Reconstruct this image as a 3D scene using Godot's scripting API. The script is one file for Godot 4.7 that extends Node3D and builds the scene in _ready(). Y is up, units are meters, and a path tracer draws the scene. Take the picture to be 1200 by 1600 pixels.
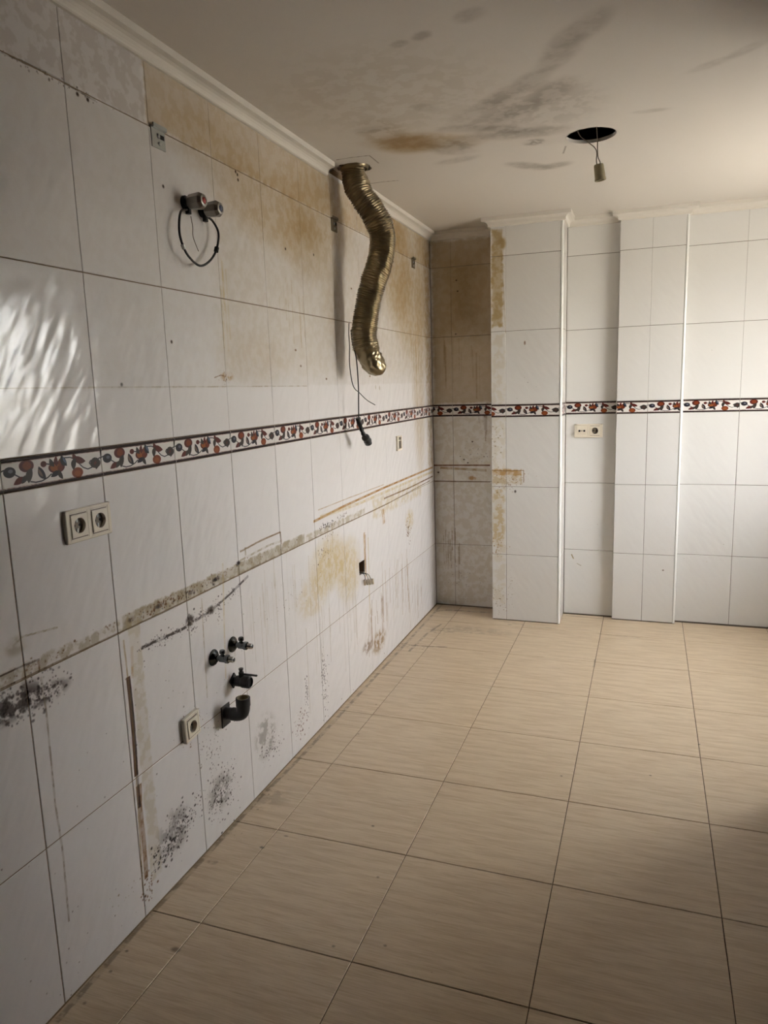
extends Node3D
# A gutted kitchen: tiled walls with grease and mould, beige tiled floor, ceiling with a lamp hole,
# a flexible extractor duct and the leftover plumbing and sockets. x runs right along the back wall,
# y up, z towards the camera; the left wall is the plane x = 0, the back wall z = 0. Metres.

# ---------------------------------------------------------------- painting of wear on a flat surface
class Canvas:
	var w: int
	var h: int
	var ppm: float
	var a0: float
	var b1: float
	var d: PackedByteArray
	var nz: PackedByteArray
	var dirt := false
	var rng := RandomNumberGenerator.new()

	func _init(a_from: float, a_to: float, b_from: float, b_to: float, per_metre: float, base: Color, only_dirt: bool, seed_number: int) -> void:
		a0 = a_from
		b1 = b_to
		ppm = per_metre
		w = int((a_to - a_from) * ppm)
		h = int((b_to - b_from) * ppm)
		dirt = only_dirt
		rng.seed = seed_number
		var im := Image.create(w, h, false, Image.FORMAT_RGBA8)
		im.fill(base)
		d = im.get_data()
		var n := FastNoiseLite.new()
		n.seed = seed_number
		n.frequency = 0.035
		n.fractal_octaves = 4
		n.fractal_gain = 0.62
		var ni := n.get_image(w, h, false, false, false)
		ni.convert(Image.FORMAT_L8)
		nz = ni.get_data()

	func put(i: int, c: Color, al: float, brk: float) -> void:
		if brk > 0.0:
			var ragged := brk > 0.55 or dirt
			al *= lerpf(1.0, smoothstep(0.42 if ragged else 0.34, 0.56 if ragged else 0.66, nz[i] / 255.0), brk)
		var k := i * 4
		if dirt:
			d[k + 3] = int(255.0 * (1.0 - (1.0 - d[k + 3] / 255.0) * (1.0 - al)))
			return
		d[k] = int(lerpf(d[k], c.r * 255.0, al))
		d[k + 1] = int(lerpf(d[k + 1], c.g * 255.0, al))
		d[k + 2] = int(lerpf(d[k + 2], c.b * 255.0, al))

	func blob(a: float, b: float, ra: float, rb: float, c: Color, al: float, brk: float, rot := 0.0) -> void:
		var cx := (a - a0) * ppm
		var cy := (b1 - b) * ppm
		var rx := ra * ppm
		var ry := rb * ppm
		var m := maxf(rx, ry) + 1.0
		var cs := cos(rot)
		var sn := sin(rot)
		for y in range(maxi(0, int(cy - m)), mini(h, int(cy + m) + 2)):
			for x in range(maxi(0, int(cx - m)), mini(w, int(cx + m) + 2)):
				var dx := x + 0.5 - cx
				var dy := y + 0.5 - cy
				var e := sqrt(pow((dx * cs + dy * sn) / rx, 2.0) + pow((dy * cs - dx * sn) / ry, 2.0))
				if e < 1.0:
					put(y * w + x, c, al * smoothstep(1.0, 0.35 if brk >= 0.0 else 0.92, e), maxf(brk, 0.0))

	func leaf(a: float, b: float, ra: float, rb: float, c: Color, al: float, rot: float) -> void:
		# a blade pointed at both ends, its long axis along b before it is turned
		var m := maxf(ra, rb) * ppm + 1.0
		var cx := (a - a0) * ppm
		var cy := (b1 - b) * ppm
		for y in range(maxi(0, int(cy - m)), mini(h, int(cy + m) + 2)):
			for x in range(maxi(0, int(cx - m)), mini(w, int(cx + m) + 2)):
				var q := Vector2(x + 0.5 - cx, y + 0.5 - cy).rotated(-rot) / ppm
				var s := q.y / rb
				if absf(s) < 1.0 and absf(q.x + ra * 0.35 * (1.0 - s * s) - ra * 0.2) < ra * (1.0 - s * s):
					put(y * w + x, c, al, 0.0)

	func rect(p0: float, q0: float, p1: float, q1: float, c: Color, al: float, brk: float, soft: float) -> void:
		var x0 := (p0 - a0) * ppm
		var x1 := (p1 - a0) * ppm
		var y0 := (b1 - q1) * ppm
		var y1 := (b1 - q0) * ppm
		var s := maxf(soft * ppm, 1.0)
		var fray := minf(s, 0.012 * ppm) * 2.0
		for y in range(maxi(0, int(y0 - s)), mini(h, int(y1 + s))):
			for x in range(maxi(0, int(x0 - s)), mini(w, int(x1 + s))):
				var i := y * w + x
				var wob := (nz[i] / 255.0 - 0.5) * fray
				var inside := minf(minf(x - x0, x1 - x), minf(y - y0, y1 - y)) + wob
				if inside > 0.0:
					put(i, c, al * minf(1.0, inside / s), brk)

	func line(p: Array, width: float, c: Color, al: float, brk: float) -> void:
		for k in range(0, p.size() - 2, 2):
			var u := Vector2((p[k] - a0) * ppm, (b1 - p[k + 1]) * ppm)
			var v := Vector2((p[k + 2] - a0) * ppm, (b1 - p[k + 3]) * ppm)
			var r := maxf(width * ppm * 0.5, 0.8)
			var run := v - u
			var l2 := maxf(run.length_squared(), 0.01)
			for y in range(maxi(0, int(minf(u.y, v.y) - r - 1)), mini(h, int(maxf(u.y, v.y) + r + 2))):
				for x in range(maxi(0, int(minf(u.x, v.x) - r - 1)), mini(w, int(maxf(u.x, v.x) + r + 2))):
					var q := Vector2(x + 0.5, y + 0.5)
					var t := (q - u).dot(run) / l2
					if t < 0.0 or t > 1.0:
						continue
					var i := y * w + x
					var e := (u + run * t).distance_to(q) + (nz[i] / 255.0 - 0.5) * r * 1.2 * brk
					if e < r:
						put(i, c, al * smoothstep(1.0, 0.6, e / r), brk)

	func smear(p: Array, width: float, c: Color, al: float, brk: float) -> void:
		# a soft smudge along a polyline that fades out at its ends
		for k in range(0, p.size() - 2, 2):
			var run := Vector2(p[k + 2] - p[k], p[k + 3] - p[k + 1])
			blob((p[k] + p[k + 2]) * 0.5, (p[k + 1] + p[k + 3]) * 0.5, run.length() * 0.5 + width, width, c, al, brk, -run.angle())

	func specks(a: float, b: float, ra: float, rb: float, n: int, r0: float, r1: float, c: Color, al: float) -> void:
		for k in n:
			var r := lerpf(r0, r1, pow(rng.randf(), 2.5)) * 0.8
			blob(a + rng.randfn() * ra * 0.5, b + rng.randfn() * rb * 0.5, r * rng.randf_range(0.7, 1.5), r, c, al * rng.randf_range(0.45, 1.0), 0.0)

	func drips(a: float, ra: float, b: float, long: float, n: int, width: float, c: Color, al: float) -> void:
		for k in n:
			var x := a + rng.randf_range(-ra, ra)
			var top := b + rng.randf_range(0.0, 0.5) * long
			var end := top - long * rng.randf_range(0.3, 1.0)
			line([x, top, x + rng.randfn() * 0.002, end], width * rng.randf_range(0.5, 1.2), c, al * rng.randf_range(0.4, 1.0), 0.5)

	func uv(a: float, b: float) -> Vector2:
		return Vector2((a - a0) * ppm / w, (b1 - b) * ppm / h)

	func texture() -> ImageTexture:
		return ImageTexture.create_from_image(Image.create_from_data(w, h, false, Image.FORMAT_RGBA8, d))

# ---------------------------------------------------------------- names and labels
var used := {}

func numbered(called: String, parent: Node) -> String:
	var key := str(parent.get_instance_id()) + called
	var n: int = used.get(key, 0)
	used[key] = n + 1
	return called if n == 0 else "%s_%03d" % [called, n]

func tag(o: Node, label: String, category: String, group := "", kind := "") -> void:
	o.set_meta("label", label)
	if category:
		o.set_meta("category", category)
	if group:
		o.set_meta("group", group)
	if kind:
		o.set_meta("kind", kind)

func thing(called: String, at: Vector3, turn: Vector3, label: String, category: String, group := "") -> Node3D:
	var o := Node3D.new()
	o.name = numbered(called, self)
	add_child(o, true)
	o.position = at
	o.rotation = turn
	tag(o, label, category, group)
	return o

func part(called: String, st: SurfaceTool, m: Material, parent: Node) -> MeshInstance3D:
	var o := MeshInstance3D.new()
	st.generate_normals()
	o.mesh = st.commit()
	o.mesh.surface_set_material(0, m)
	o.name = numbered(called, parent)
	parent.add_child(o, true)
	return o

func structure(called: String, st: SurfaceTool, m: Material, label: String) -> MeshInstance3D:
	var o := part(called, st, m, self)
	tag(o, label, "", "", "structure")
	return o

# ---------------------------------------------------------------- mesh helpers (points counter-clockwise seen from outside)
const FLAT := 0xffffffff
const ID := Transform3D.IDENTITY

func begin() -> SurfaceTool:
	var st := SurfaceTool.new()
	st.begin(Mesh.PRIMITIVE_TRIANGLES)
	return st

func tri(st: SurfaceTool, a: Vector3, b: Vector3, c: Vector3) -> void:
	st.add_vertex(a)
	st.add_vertex(c)
	st.add_vertex(b)

func quad(st: SurfaceTool, a: Vector3, b: Vector3, c: Vector3, d: Vector3, group := FLAT) -> void:
	st.set_smooth_group(group)
	tri(st, a, b, c)
	tri(st, a, c, d)

func box(st: SurfaceTool, lo: Vector3, hi: Vector3, bev := 0.0, xf := ID) -> void:
	# a box whose twelve edges are chamfered by bev
	var c := (lo + hi) * 0.5
	var s := (hi - lo) * 0.5
	var ax := [Vector3(1, 0, 0), Vector3(0, 1, 0), Vector3(0, 0, 1)]
	for i in 3:
		for sg in [-1.0, 1.0]:
			var n: Vector3 = ax[i] * sg
			var u: Vector3 = ax[(i + 1) % 3] * sg
			var v: Vector3 = ax[(i + 2) % 3]
			var su: float = s[(i + 1) % 3] - bev
			var sv: float = s[(i + 2) % 3] - bev
			var o: Vector3 = c + n * s[i]
			quad(st, xf * (o - u * su - v * sv), xf * (o + u * su - v * sv), xf * (o + u * su + v * sv), xf * (o - u * su + v * sv))
	if bev <= 0.0:
		return
	for i in 3:
		var j := (i + 1) % 3
		var k := (i + 2) % 3
		for sj in [-1.0, 1.0]:
			for sk in [-1.0, 1.0]:
				var p := c
				p[j] += sj * s[j]
				p[k] += sk * (s[k] - bev)
				var q := c
				q[j] += sj * (s[j] - bev)
				q[k] += sk * s[k]
				var e: Vector3 = ax[i] * (s[i] - bev)
				_edge(st, xf, p, q, e, c)
	for sx in [-1.0, 1.0]:
		for sy in [-1.0, 1.0]:
			for sz in [-1.0, 1.0]:
				var a := c + Vector3(sx * s.x, sy * (s.y - bev), sz * (s.z - bev))
				var b := c + Vector3(sx * (s.x - bev), sy * s.y, sz * (s.z - bev))
				var g := c + Vector3(sx * (s.x - bev), sy * (s.y - bev), sz * s.z)
				st.set_smooth_group(FLAT)
				if sx * sy * sz > 0.0:
					tri(st, xf * a, xf * b, xf * g)
				else:
					tri(st, xf * a, xf * g, xf * b)

func _edge(st: SurfaceTool, xf: Transform3D, p: Vector3, q: Vector3, e: Vector3, c: Vector3) -> void:
	# the chamfer between two faces, wound so that it looks away from the middle c
	var n := (q - p).cross(e)
	if n.dot((p + q) * 0.5 - c) > 0.0:
		quad(st, xf * (p - e), xf * (q - e), xf * (q + e), xf * (p + e))
	else:
		quad(st, xf * (p - e), xf * (p + e), xf * (q + e), xf * (q - e))

func lathe(st: SurfaceTool, prof: Array, xf := ID, n := 24, soft := false, facets := false) -> void:
	# prof: (radius, height along +Z) from the base up; bands are sharp unless soft
	for k in prof.size() - 1:
		var a: Vector2 = prof[k]
		var b: Vector2 = prof[k + 1]
		for i in n:
			var t0 := TAU * i / n
			var t1 := TAU * ((i + 1) % n) / n
			var p := xf * Vector3(cos(t0) * a.x, sin(t0) * a.x, a.y)
			var q := xf * Vector3(cos(t1) * a.x, sin(t1) * a.x, a.y)
			var r := xf * Vector3(cos(t1) * b.x, sin(t1) * b.x, b.y)
			var s := xf * Vector3(cos(t0) * b.x, sin(t0) * b.x, b.y)
			st.set_smooth_group(FLAT if facets else 1 if soft else k + 1)
			if a.x > 1e-6:
				tri(st, p, q, r)
			if b.x > 1e-6:
				tri(st, p, r, s)

func smooth_path(p: Array, step: float) -> PackedVector3Array:
	var cv := Curve3D.new()
	cv.bake_interval = step
	for i in p.size():
		var m: Vector3 = (p[mini(i + 1, p.size() - 1)] - p[maxi(i - 1, 0)]) / 6.0
		cv.add_point(p[i], -m, m)
	return cv.get_baked_points()

func tube(st: SurfaceTool, path: PackedVector3Array, radius, n := 10, capped := true) -> void:
	# radius(distance, angle) gives the radius there
	var side := Vector3.ZERO
	var last := []
	var far := 0.0
	for i in path.size():
		var dir := (path[mini(i + 1, path.size() - 1)] - path[maxi(i - 1, 0)]).normalized()
		if i == 0:
			side = dir.cross(Vector3(0.31, 0.12, 0.94)).normalized()
		else:
			far += path[i].distance_to(path[i - 1])
			side = (side - dir * side.dot(dir)).normalized()
		var up := dir.cross(side)
		var ring := []
		for k in n:
			var t := TAU * k / n
			ring.append(path[i] + (side * cos(t) + up * sin(t)) * float(radius.call(far, t)))
		if i > 0:
			for k in n:
				var m := (k + 1) % n
				quad(st, last[k], last[m], ring[m], ring[k], 1)
		if capped and (i == 0 or i == path.size() - 1):
			st.set_smooth_group(FLAT)
			for k in n:
				if i == 0:
					tri(st, path[i], ring[(k + 1) % n], ring[k])
				else:
					tri(st, path[i], ring[k], ring[(k + 1) % n])
		last = ring

func wire(points: Array, r: float, n := 8, step := 0.006) -> SurfaceTool:
	var st := begin()
	tube(st, smooth_path(points, step), func(_d, _t): return r, n)
	return st

func holed_plate(st: SurfaceTool, w: float, h: float, centre: Vector2, r: float, front: float, back: float, n := 32, xf := ID, rough := 0.0, sides := true) -> void:
	# a plate in the XY plane facing +Z with a round hole; rough frays the hole's edge
	var rim := []
	var out := []
	for i in n:
		var t := TAU * (i + 0.5) / n
		var c := Vector2(cos(t), sin(t))
		rim.append(centre + c * r * (1.0 + rough * sin(i * 2.7) * cos(i * 1.3)))
		var k := 1e9
		for e in [[c.x, w / 2 - centre.x], [-c.x, w / 2 + centre.x], [c.y, h / 2 - centre.y], [-c.y, h / 2 + centre.y]]:
			if e[0] > 1e-6:
				k = minf(k, e[1] / e[0])
		out.append(centre + c * k)
	for i in n:
		var j := (i + 1) % n
		var o0: Vector2 = out[i]
		var o1: Vector2 = out[j]
		quad(st, xf * Vector3(rim[i].x, rim[i].y, front), xf * Vector3(o0.x, o0.y, front), xf * Vector3(o1.x, o1.y, front), xf * Vector3(rim[j].x, rim[j].y, front))
		quad(st, xf * Vector3(rim[i].x, rim[i].y, back), xf * Vector3(rim[i].x, rim[i].y, front), xf * Vector3(rim[j].x, rim[j].y, front), xf * Vector3(rim[j].x, rim[j].y, back), 1)
		if absf(o0.x - o1.x) > 1e-5 and absf(o0.y - o1.y) > 1e-5:
			var corner := Vector3(signf(o0.x + o1.x) * w / 2, signf(o0.y + o1.y) * h / 2, front)
			st.set_smooth_group(FLAT)
			tri(st, xf * Vector3(o0.x, o0.y, front), xf * corner, xf * Vector3(o1.x, o1.y, front))
	if sides:
		var q := [Vector2(-w, -h) / 2, Vector2(w, -h) / 2, Vector2(w, h) / 2, Vector2(-w, h) / 2]
		for i in 4:
			var a: Vector2 = q[i]
			var b: Vector2 = q[(i + 1) % 4]
			quad(st, xf * Vector3(a.x, a.y, back), xf * Vector3(b.x, b.y, back), xf * Vector3(b.x, b.y, front), xf * Vector3(a.x, a.y, front))

func run_moulding(st: SurfaceTool, path: Array, prof: Array, ends := true) -> void:
	# sweeps prof (out from the wall, height) along a mitred plan path whose room side is on the right
	var rows := []
	for i in path.size():
		var here: Vector2 = path[i]
		var d0: Vector2 = (here - path[i - 1]).normalized() if i > 0 else (path[1] - here).normalized()
		var d1: Vector2 = (path[i + 1] - here).normalized() if i < path.size() - 1 else d0
		var n0 := Vector2(-d0.y, d0.x)
		var n1 := Vector2(-d1.y, d1.x)
		var m := (n0 + n1) / (1.0 + n0.dot(n1))
		var row := []
		for p in prof:
			row.append(Vector3(here.x + m.x * p.x, p.y, here.y + m.y * p.x))
		rows.append(row)
	for i in path.size() - 1:
		for k in prof.size() - 1:
			quad(st, rows[i][k], rows[i + 1][k], rows[i + 1][k + 1], rows[i][k + 1])
	if ends:
		for e in [0, path.size() - 1]:
			for k in range(1, prof.size() - 1):
				st.set_smooth_group(FLAT)
				if e == 0:
					tri(st, rows[e][0], rows[e][k], rows[e][k + 1])
				else:
					tri(st, rows[e][0], rows[e][k + 1], rows[e][k])

# ---------------------------------------------------------------- tiles
# A tile is a bevelled slab on the plane org + u*a + v*b whose face looks along n; uvf(a, b) maps its picture.
func tile(parent: Node, m: Material, org: Vector3, u: Vector3, v: Vector3, n: Vector3, a0: float, b0: float, a1: float, b1: float, uvf, hole := Rect2(), called := "tile", uvg = null) -> void:
	var gu := 0.0011 if b0 < 1.3 or v.y < 0.5 else 0.0004
	var gv := 0.0012
	var bev := 0.0013
	var th := 0.008
	a0 += gu
	b0 += gv
	a1 -= gu
	b1 -= gv
	if a1 - a0 < 0.004 or b1 - b0 < 0.004:
		return
	var ca := (a0 + a1) / 2
	var cb := (b0 + b1) / 2
	var at := org + u * ca + v * cb
	var st := begin()
	var flip := u.cross(v).dot(n) < 0.0
	var vert := func(a: float, b: float, deep: float):
		st.set_uv(uvf.call(a, b))
		if uvg != null:
			st.set_uv2(uvg.call(a, b))
		st.add_vertex(u * (a - ca) + v * (b - cb) - n * deep)
	var face := func(p: Array):
		var order := [0, 1, 2, 0, 2, 3] if flip else [0, 2, 1, 0, 3, 2]
		for i in order:
			vert.call(p[i][0], p[i][1], p[i][2])
	st.set_smooth_group(FLAT)
	var ia := a0 + bev
	var ib := b0 + bev
	var ja := a1 - bev
	var jb := b1 - bev
	if hole.has_area():
		var h0 := hole.position
		var h1 := hole.end
		for r in [[ia, ib, ja, h0.y], [ia, h1.y, ja, jb], [ia, h0.y, h0.x, h1.y], [h1.x, h0.y, ja, h1.y]]:
			face.call([[r[0], r[1], 0], [r[2], r[1], 0], [r[2], r[3], 0], [r[0], r[3], 0]])
		var q := [[h0.x, h0.y], [h0.x, h1.y], [h1.x, h1.y], [h1.x, h0.y]]
		for i in 4:
			var j := (i + 1) % 4
			face.call([[q[i][0], q[i][1], 0], [q[j][0], q[j][1], 0], [q[j][0], q[j][1], th], [q[i][0], q[i][1], th]])
	else:
		face.call([[ia, ib, 0], [ja, ib, 0], [ja, jb, 0], [ia, jb, 0]])
	var inner := [[ia, ib], [ja, ib], [ja, jb], [ia, jb]]
	var outer := [[a0, b0], [a1, b0], [a1, b1], [a0, b1]]
	for i in 4:
		var j := (i + 1) % 4
		face.call([[outer[i][0], outer[i][1], bev], [outer[j][0], outer[j][1], bev], [inner[j][0], inner[j][1], 0], [inner[i][0], inner[i][1], 0]])
		face.call([[outer[i][0], outer[i][1], th], [outer[j][0], outer[j][1], th], [outer[j][0], outer[j][1], bev], [outer[i][0], outer[i][1], bev]])
	part(called, st, m, parent).position = at

# A listello: a printed border tile with a rounded raised rib along its top and bottom edge.
func border_tile(parent: Node, org: Vector3, u: Vector3, n: Vector3, a0: float, a1: float, u0: float, u1: float) -> void:
	var g := 0.0011
	var lo := Y_ROWS[3] + 0.0008
	var hi := Y_ROWS[4] - 0.0008
	var tall := hi - lo
	var prof := [Vector2(0.0, -0.006), Vector2(0.0, 0.0015), Vector2(0.002, 0.0032), Vector2(0.0048, 0.0036), Vector2(0.007, 0.0026), Vector2(0.0085, 0.0)]
	var other := prof.duplicate()
	other.reverse()
	for p in other:
		prof.append(Vector2(tall - p.x, p.y))
	var ca := (a0 + a1) / 2
	var st := begin()
	var flip := u.cross(Vector3.UP).dot(n) < 0.0
	for k in prof.size() - 1:
		var p: Vector2 = prof[k]
		var q: Vector2 = prof[k + 1]
		var c := [[a0 + g, p], [a1 - g, p], [a1 - g, q], [a0 + g, q]]
		st.set_smooth_group(FLAT if k == 5 else 2 if k < 5 else 3)
		for i in ([0, 1, 2, 0, 2, 3] if flip else [0, 2, 1, 0, 3, 2]):
			var a: float = c[i][0]
			var e: Vector2 = c[i][1]
			st.set_uv(Vector2(lerpf(u0, u1, (a - a0) / (a1 - a0)), 1.0 - e.x / tall))
			st.add_vertex(u * (a - ca) + Vector3.UP * e.x + n * e.y)
	for s in [a0 + g, a1 - g]:
		st.set_smooth_group(FLAT)
		for k in range(1, prof.size() - 1):
			for e in [prof[0], prof[k], prof[k + 1]]:
				st.set_uv(Vector2(0.02, 0.8))
				st.add_vertex(u * (s - ca) + Vector3.UP * e.x + n * e.y)
	part("border_tile", st, border_mat, parent).position = org + u * ca + Vector3.UP * lo

# ---------------------------------------------------------------- materials
func mat(c: Color, rough: float, metal := 0.0) -> StandardMaterial3D:
	var m := StandardMaterial3D.new()
	m.albedo_color = c
	m.roughness = rough
	m.metallic = metal
	return m

func wavy_normals(w: int, h: int, wide: float, tall: float, slope: float, seed_number: int) -> ImageTexture:
	# the uneven glaze: ripples a few centimetres across that run aslant, as slopes
	var n := FastNoiseLite.new()
	n.seed = seed_number
	n.frequency = 1.0
	n.fractal_octaves = 2
	n.fractal_gain = 0.4
	var f := PackedFloat32Array()
	f.resize((w + 1) * (h + 1))
	var cs := cos(0.95)
	var sn := sin(0.95)
	for y in h + 1:
		for x in w + 1:
			var a := wide * x / w
			var b := tall * y / h
			f[y * (w + 1) + x] = n.get_noise_2d((a * cs + b * sn) * 7.0, (b * cs - a * sn) * 19.0)
	var im := Image.create(w, h, false, Image.FORMAT_RGBF)
	var kx := slope * w / wide / 14.0
	var ky := slope * h / tall / 14.0
	for y in h:
		for x in w:
			var i := y * (w + 1) + x
			var s := Vector3((f[i] - f[i + 1]) * kx, (f[i + w + 1] - f[i]) * ky, 1.0).normalized()
			im.set_pixel(x, y, Color(s.x * 0.5 + 0.5, s.y * 0.5 + 0.5, s.z * 0.5 + 0.5))
	return ImageTexture.create_from_image(im)

func floor_grain() -> ImageTexture:
	# travertine-like ceramic: long thin streaks along x
	var s := 1024
	var n := FastNoiseLite.new()
	n.seed = 41
	n.frequency = 1.0
	n.fractal_octaves = 4
	n.fractal_gain = 0.6
	var d := PackedByteArray()
	d.resize(s * s * 3)
	for y in s:
		for x in s:
			var v := n.get_noise_2d(x * 0.0075 + 0.002 * y, y * 0.22)
			var k := n.get_noise_2d(x * 0.003 + 90.0, y * 0.03)
			var t := smoothstep(-0.45, 0.7, v * 0.65 + k * 0.55)
			var i := (y * s + x) * 3
			d[i] = int(lerpf(211, 187, t))
			d[i + 1] = int(lerpf(192, 164, t))
			d[i + 2] = int(lerpf(164, 134, t))
	return ImageTexture.create_from_image(Image.create_from_data(s, s, false, Image.FORMAT_RGB8, d))

func border_print() -> ImageTexture:
	# the printed flower garland of one border tile, 0.316 m by 0.075 m
	var c := Canvas.new(0.0, 1.0, 0.0, 0.25, 640.0, Color8(224, 219, 214), false, 7)
	var ink := Color8(36, 34, 42)
	var red := Color8(88, 36, 30)
	var rust := Color8(124, 60, 34)
	var leaf := Color8(58, 50, 46)
	var k := 0.25
	for e in [[0.0, 0.105, Color8(46, 33, 32)], [0.112, 0.128, Color8(120, 66, 50)], [0.872, 0.888, Color8(120, 66, 50)], [0.895, 1.0, Color8(46, 33, 32)]]:
		c.rect(-0.1, k * (1.0 - e[1]), 1.1, k * (1.0 - e[0]), e[2], 1.0, 0.0, 0.001)
	# tendrils
	for t in [[0.0, 0.36, 0.03, 0.32, 0.06, 0.34], [0.12, 0.5, 0.17, 0.62, 0.21, 0.68], [0.25, 0.78, 0.3, 0.83, 0.36, 0.82, 0.42, 0.74, 0.46, 0.64], [0.41, 0.3, 0.46, 0.34], [0.51, 0.36, 0.55, 0.25, 0.6, 0.19, 0.66, 0.2, 0.7, 0.26], [0.75, 0.45, 0.79, 0.6, 0.84, 0.68, 0.89, 0.64, 0.93, 0.56], [0.92, 0.42, 0.88, 0.4, 0.86, 0.48, 0.88, 0.56, 0.91, 0.56], [0.95, 0.42, 0.98, 0.36, 1.0, 0.36]]:
		var q := []
		for i in t.size():
			q.append(t[i] if i % 2 == 0 else k * (1.0 - t[i]))
		c.line(q, 0.012, ink, 0.95, 0.0)
	# round blossoms and buds: u, v, half width, half height, colour
	for f in [[0.075, 0.41, 0.056, 0.17, ink], [0.085, 0.38, 0.022, 0.06, Color8(96, 98, 110)], [0.23, 0.28, 0.07, 0.2, red], [0.235, 0.28, 0.042, 0.13, rust], [0.39, 0.3, 0.03, 0.1, red],
		[0.515, 0.46, 0.085, 0.2, red], [0.5, 0.46, 0.05, 0.13, Color8(146, 84, 42)], [0.55, 0.5, 0.03, 0.1, Color8(112, 50, 32)], [0.725, 0.74, 0.062, 0.18, rust], [0.725, 0.76, 0.036, 0.1, Color8(142, 78, 42)], [0.93, 0.52, 0.062, 0.17, leaf], [0.935, 0.52, 0.024, 0.07, Color8(92, 48, 44)]]:
		c.blob(f[0], k * (1.0 - f[1]), f[2], f[3] * k, f[4], 1.0, -1.0)
	# pointed leaves and petals: u, v, half width, half length, turn, colour
	for f in [[0.25, 0.58, 0.03, 0.062, 0.35, leaf], [0.16, 0.71, 0.026, 0.065, 1.3, red], [0.205, 0.68, 0.022, 0.045, 0.9, leaf], [0.365, 0.58, 0.03, 0.062, -0.5, ink], [0.352, 0.56, 0.012, 0.042, -0.5, Color8(112, 92, 80)],
		[0.47, 0.3, 0.02, 0.04, -0.5, leaf], [0.515, 0.27, 0.02, 0.042, 0.0, red], [0.56, 0.3, 0.02, 0.042, 0.5, rust], [0.5, 0.67, 0.022, 0.055, 1.3, ink], [0.545, 0.71, 0.02, 0.045, -0.4, leaf],
		[0.59, 0.29, 0.028, 0.052, -0.5, ink], [0.6, 0.27, 0.01, 0.034, -0.5, Color8(86, 100, 122)], [0.755, 0.32, 0.03, 0.07, -1.2, red], [0.715, 0.26, 0.024, 0.05, -0.6, red], [0.695, 0.43, 0.026, 0.052, 0.3, leaf],
		[0.91, 0.44, 0.02, 0.04, 0.6, leaf], [0.95, 0.6, 0.02, 0.04, 0.6, leaf], [0.96, 0.44, 0.018, 0.036, -0.7, leaf]]:
		c.leaf(f[0], k * (1.0 - f[1]), f[2], f[3], f[5], 1.0, f[4])
	return c.texture()

const Y_ROWS := [0.005, 0.4321, 0.8644, 1.2953, 1.3706, 1.8053, 2.2395, 2.43]
const CEIL := 2.455
const OUT := Vector3(0, PI / 2, 0)     # turns a fitting's +Z out of the left wall
var border_mat: StandardMaterial3D
var chrome: StandardMaterial3D
var knob_metal: StandardMaterial3D
var dark_chrome: StandardMaterial3D
var steel: StandardMaterial3D
var black: StandardMaterial3D
var cream: StandardMaterial3D
var well: StandardMaterial3D
var cream_dirty: StandardMaterial3D
var hole_dark: StandardMaterial3D

# ---------------------------------------------------------------- fittings (local +Z points out of the wall, +Y up)
func rounded_plate(w: float, h: float, z0: float, z1: float, bev: float) -> SurfaceTool:
	var st := begin()
	box(st, Vector3(-w / 2, -h / 2, z0), Vector3(w / 2, h / 2, z1), bev)
	return st

func socket_frame(root: Node3D, cells: Array, w: float, h: float, z: float) -> void:
	# a frame with a round opening behind each insert, and a bevelled rim
	var st := begin()
	for x in cells:
		holed_plate(st, 0.071, 0.071, Vector2.ZERO, 0.0245, z - 0.0008, 0.0, 28, Transform3D(Basis.IDENTITY, Vector3(x, 0, 0)))
	var half: float = cells.size() * 0.0355
	for b in [[-w / 2, -h / 2, w / 2, -0.0325], [-w / 2, 0.0325, w / 2, h / 2], [-w / 2, -h / 2, -half + 0.004, h / 2], [half - 0.004, -h / 2, w / 2, h / 2]]:
		box(st, Vector3(b[0], b[1], 0.0), Vector3(b[2], b[3], z), 0.002)
	if cells.size() > 1:
		box(st, Vector3(-0.0065, -h / 2 + 0.003, 0.0), Vector3(0.0065, h / 2 - 0.003, z), 0.002)
	part("frame", st, cream, root)

func socket_insert(root: Node3D, x: float, z: float) -> void:
	# square insert with a round well, two pin holes and two earth clips
	var st := begin()
	var deep := 0.0022
	holed_plate(st, 0.055, 0.055, Vector2.ZERO, 0.0195, z + 0.0025, deep, 32)
	var o := part("socket_insert", st, cream, root)
	o.position.x = x
	st = begin()
	lathe(st, [Vector2(0.0196, deep + 0.0005), Vector2(0, deep + 0.0005)], ID, 32)
	part("socket_well", st, well, o)
	for s in [-1.0, 1.0]:
		st = begin()
		lathe(st, [Vector2(0.0038, deep), Vector2(0.0038, deep + 0.0012), Vector2(0, deep + 0.001)], Transform3D(Basis.IDENTITY, Vector3(0.0095 * s, 0, 0)), 12)
		part("pin_hole", st, hole_dark, o)
		st = begin()
		box(st, Vector3(-0.0022, 0.0135 * s - 0.006, deep), Vector3(0.0022, 0.0135 * s + 0.006, deep + 0.003), 0.0006)
		part("earth_clip", st, steel, o)
		st = begin()
		box(st, Vector3(-0.0275, 0.0298 * s - 0.0009, z - 0.001), Vector3(0.0275, 0.0298 * s + 0.0009, z + 0.0004), 0.0)
		part("groove", st, cream_dirty, o)

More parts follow.
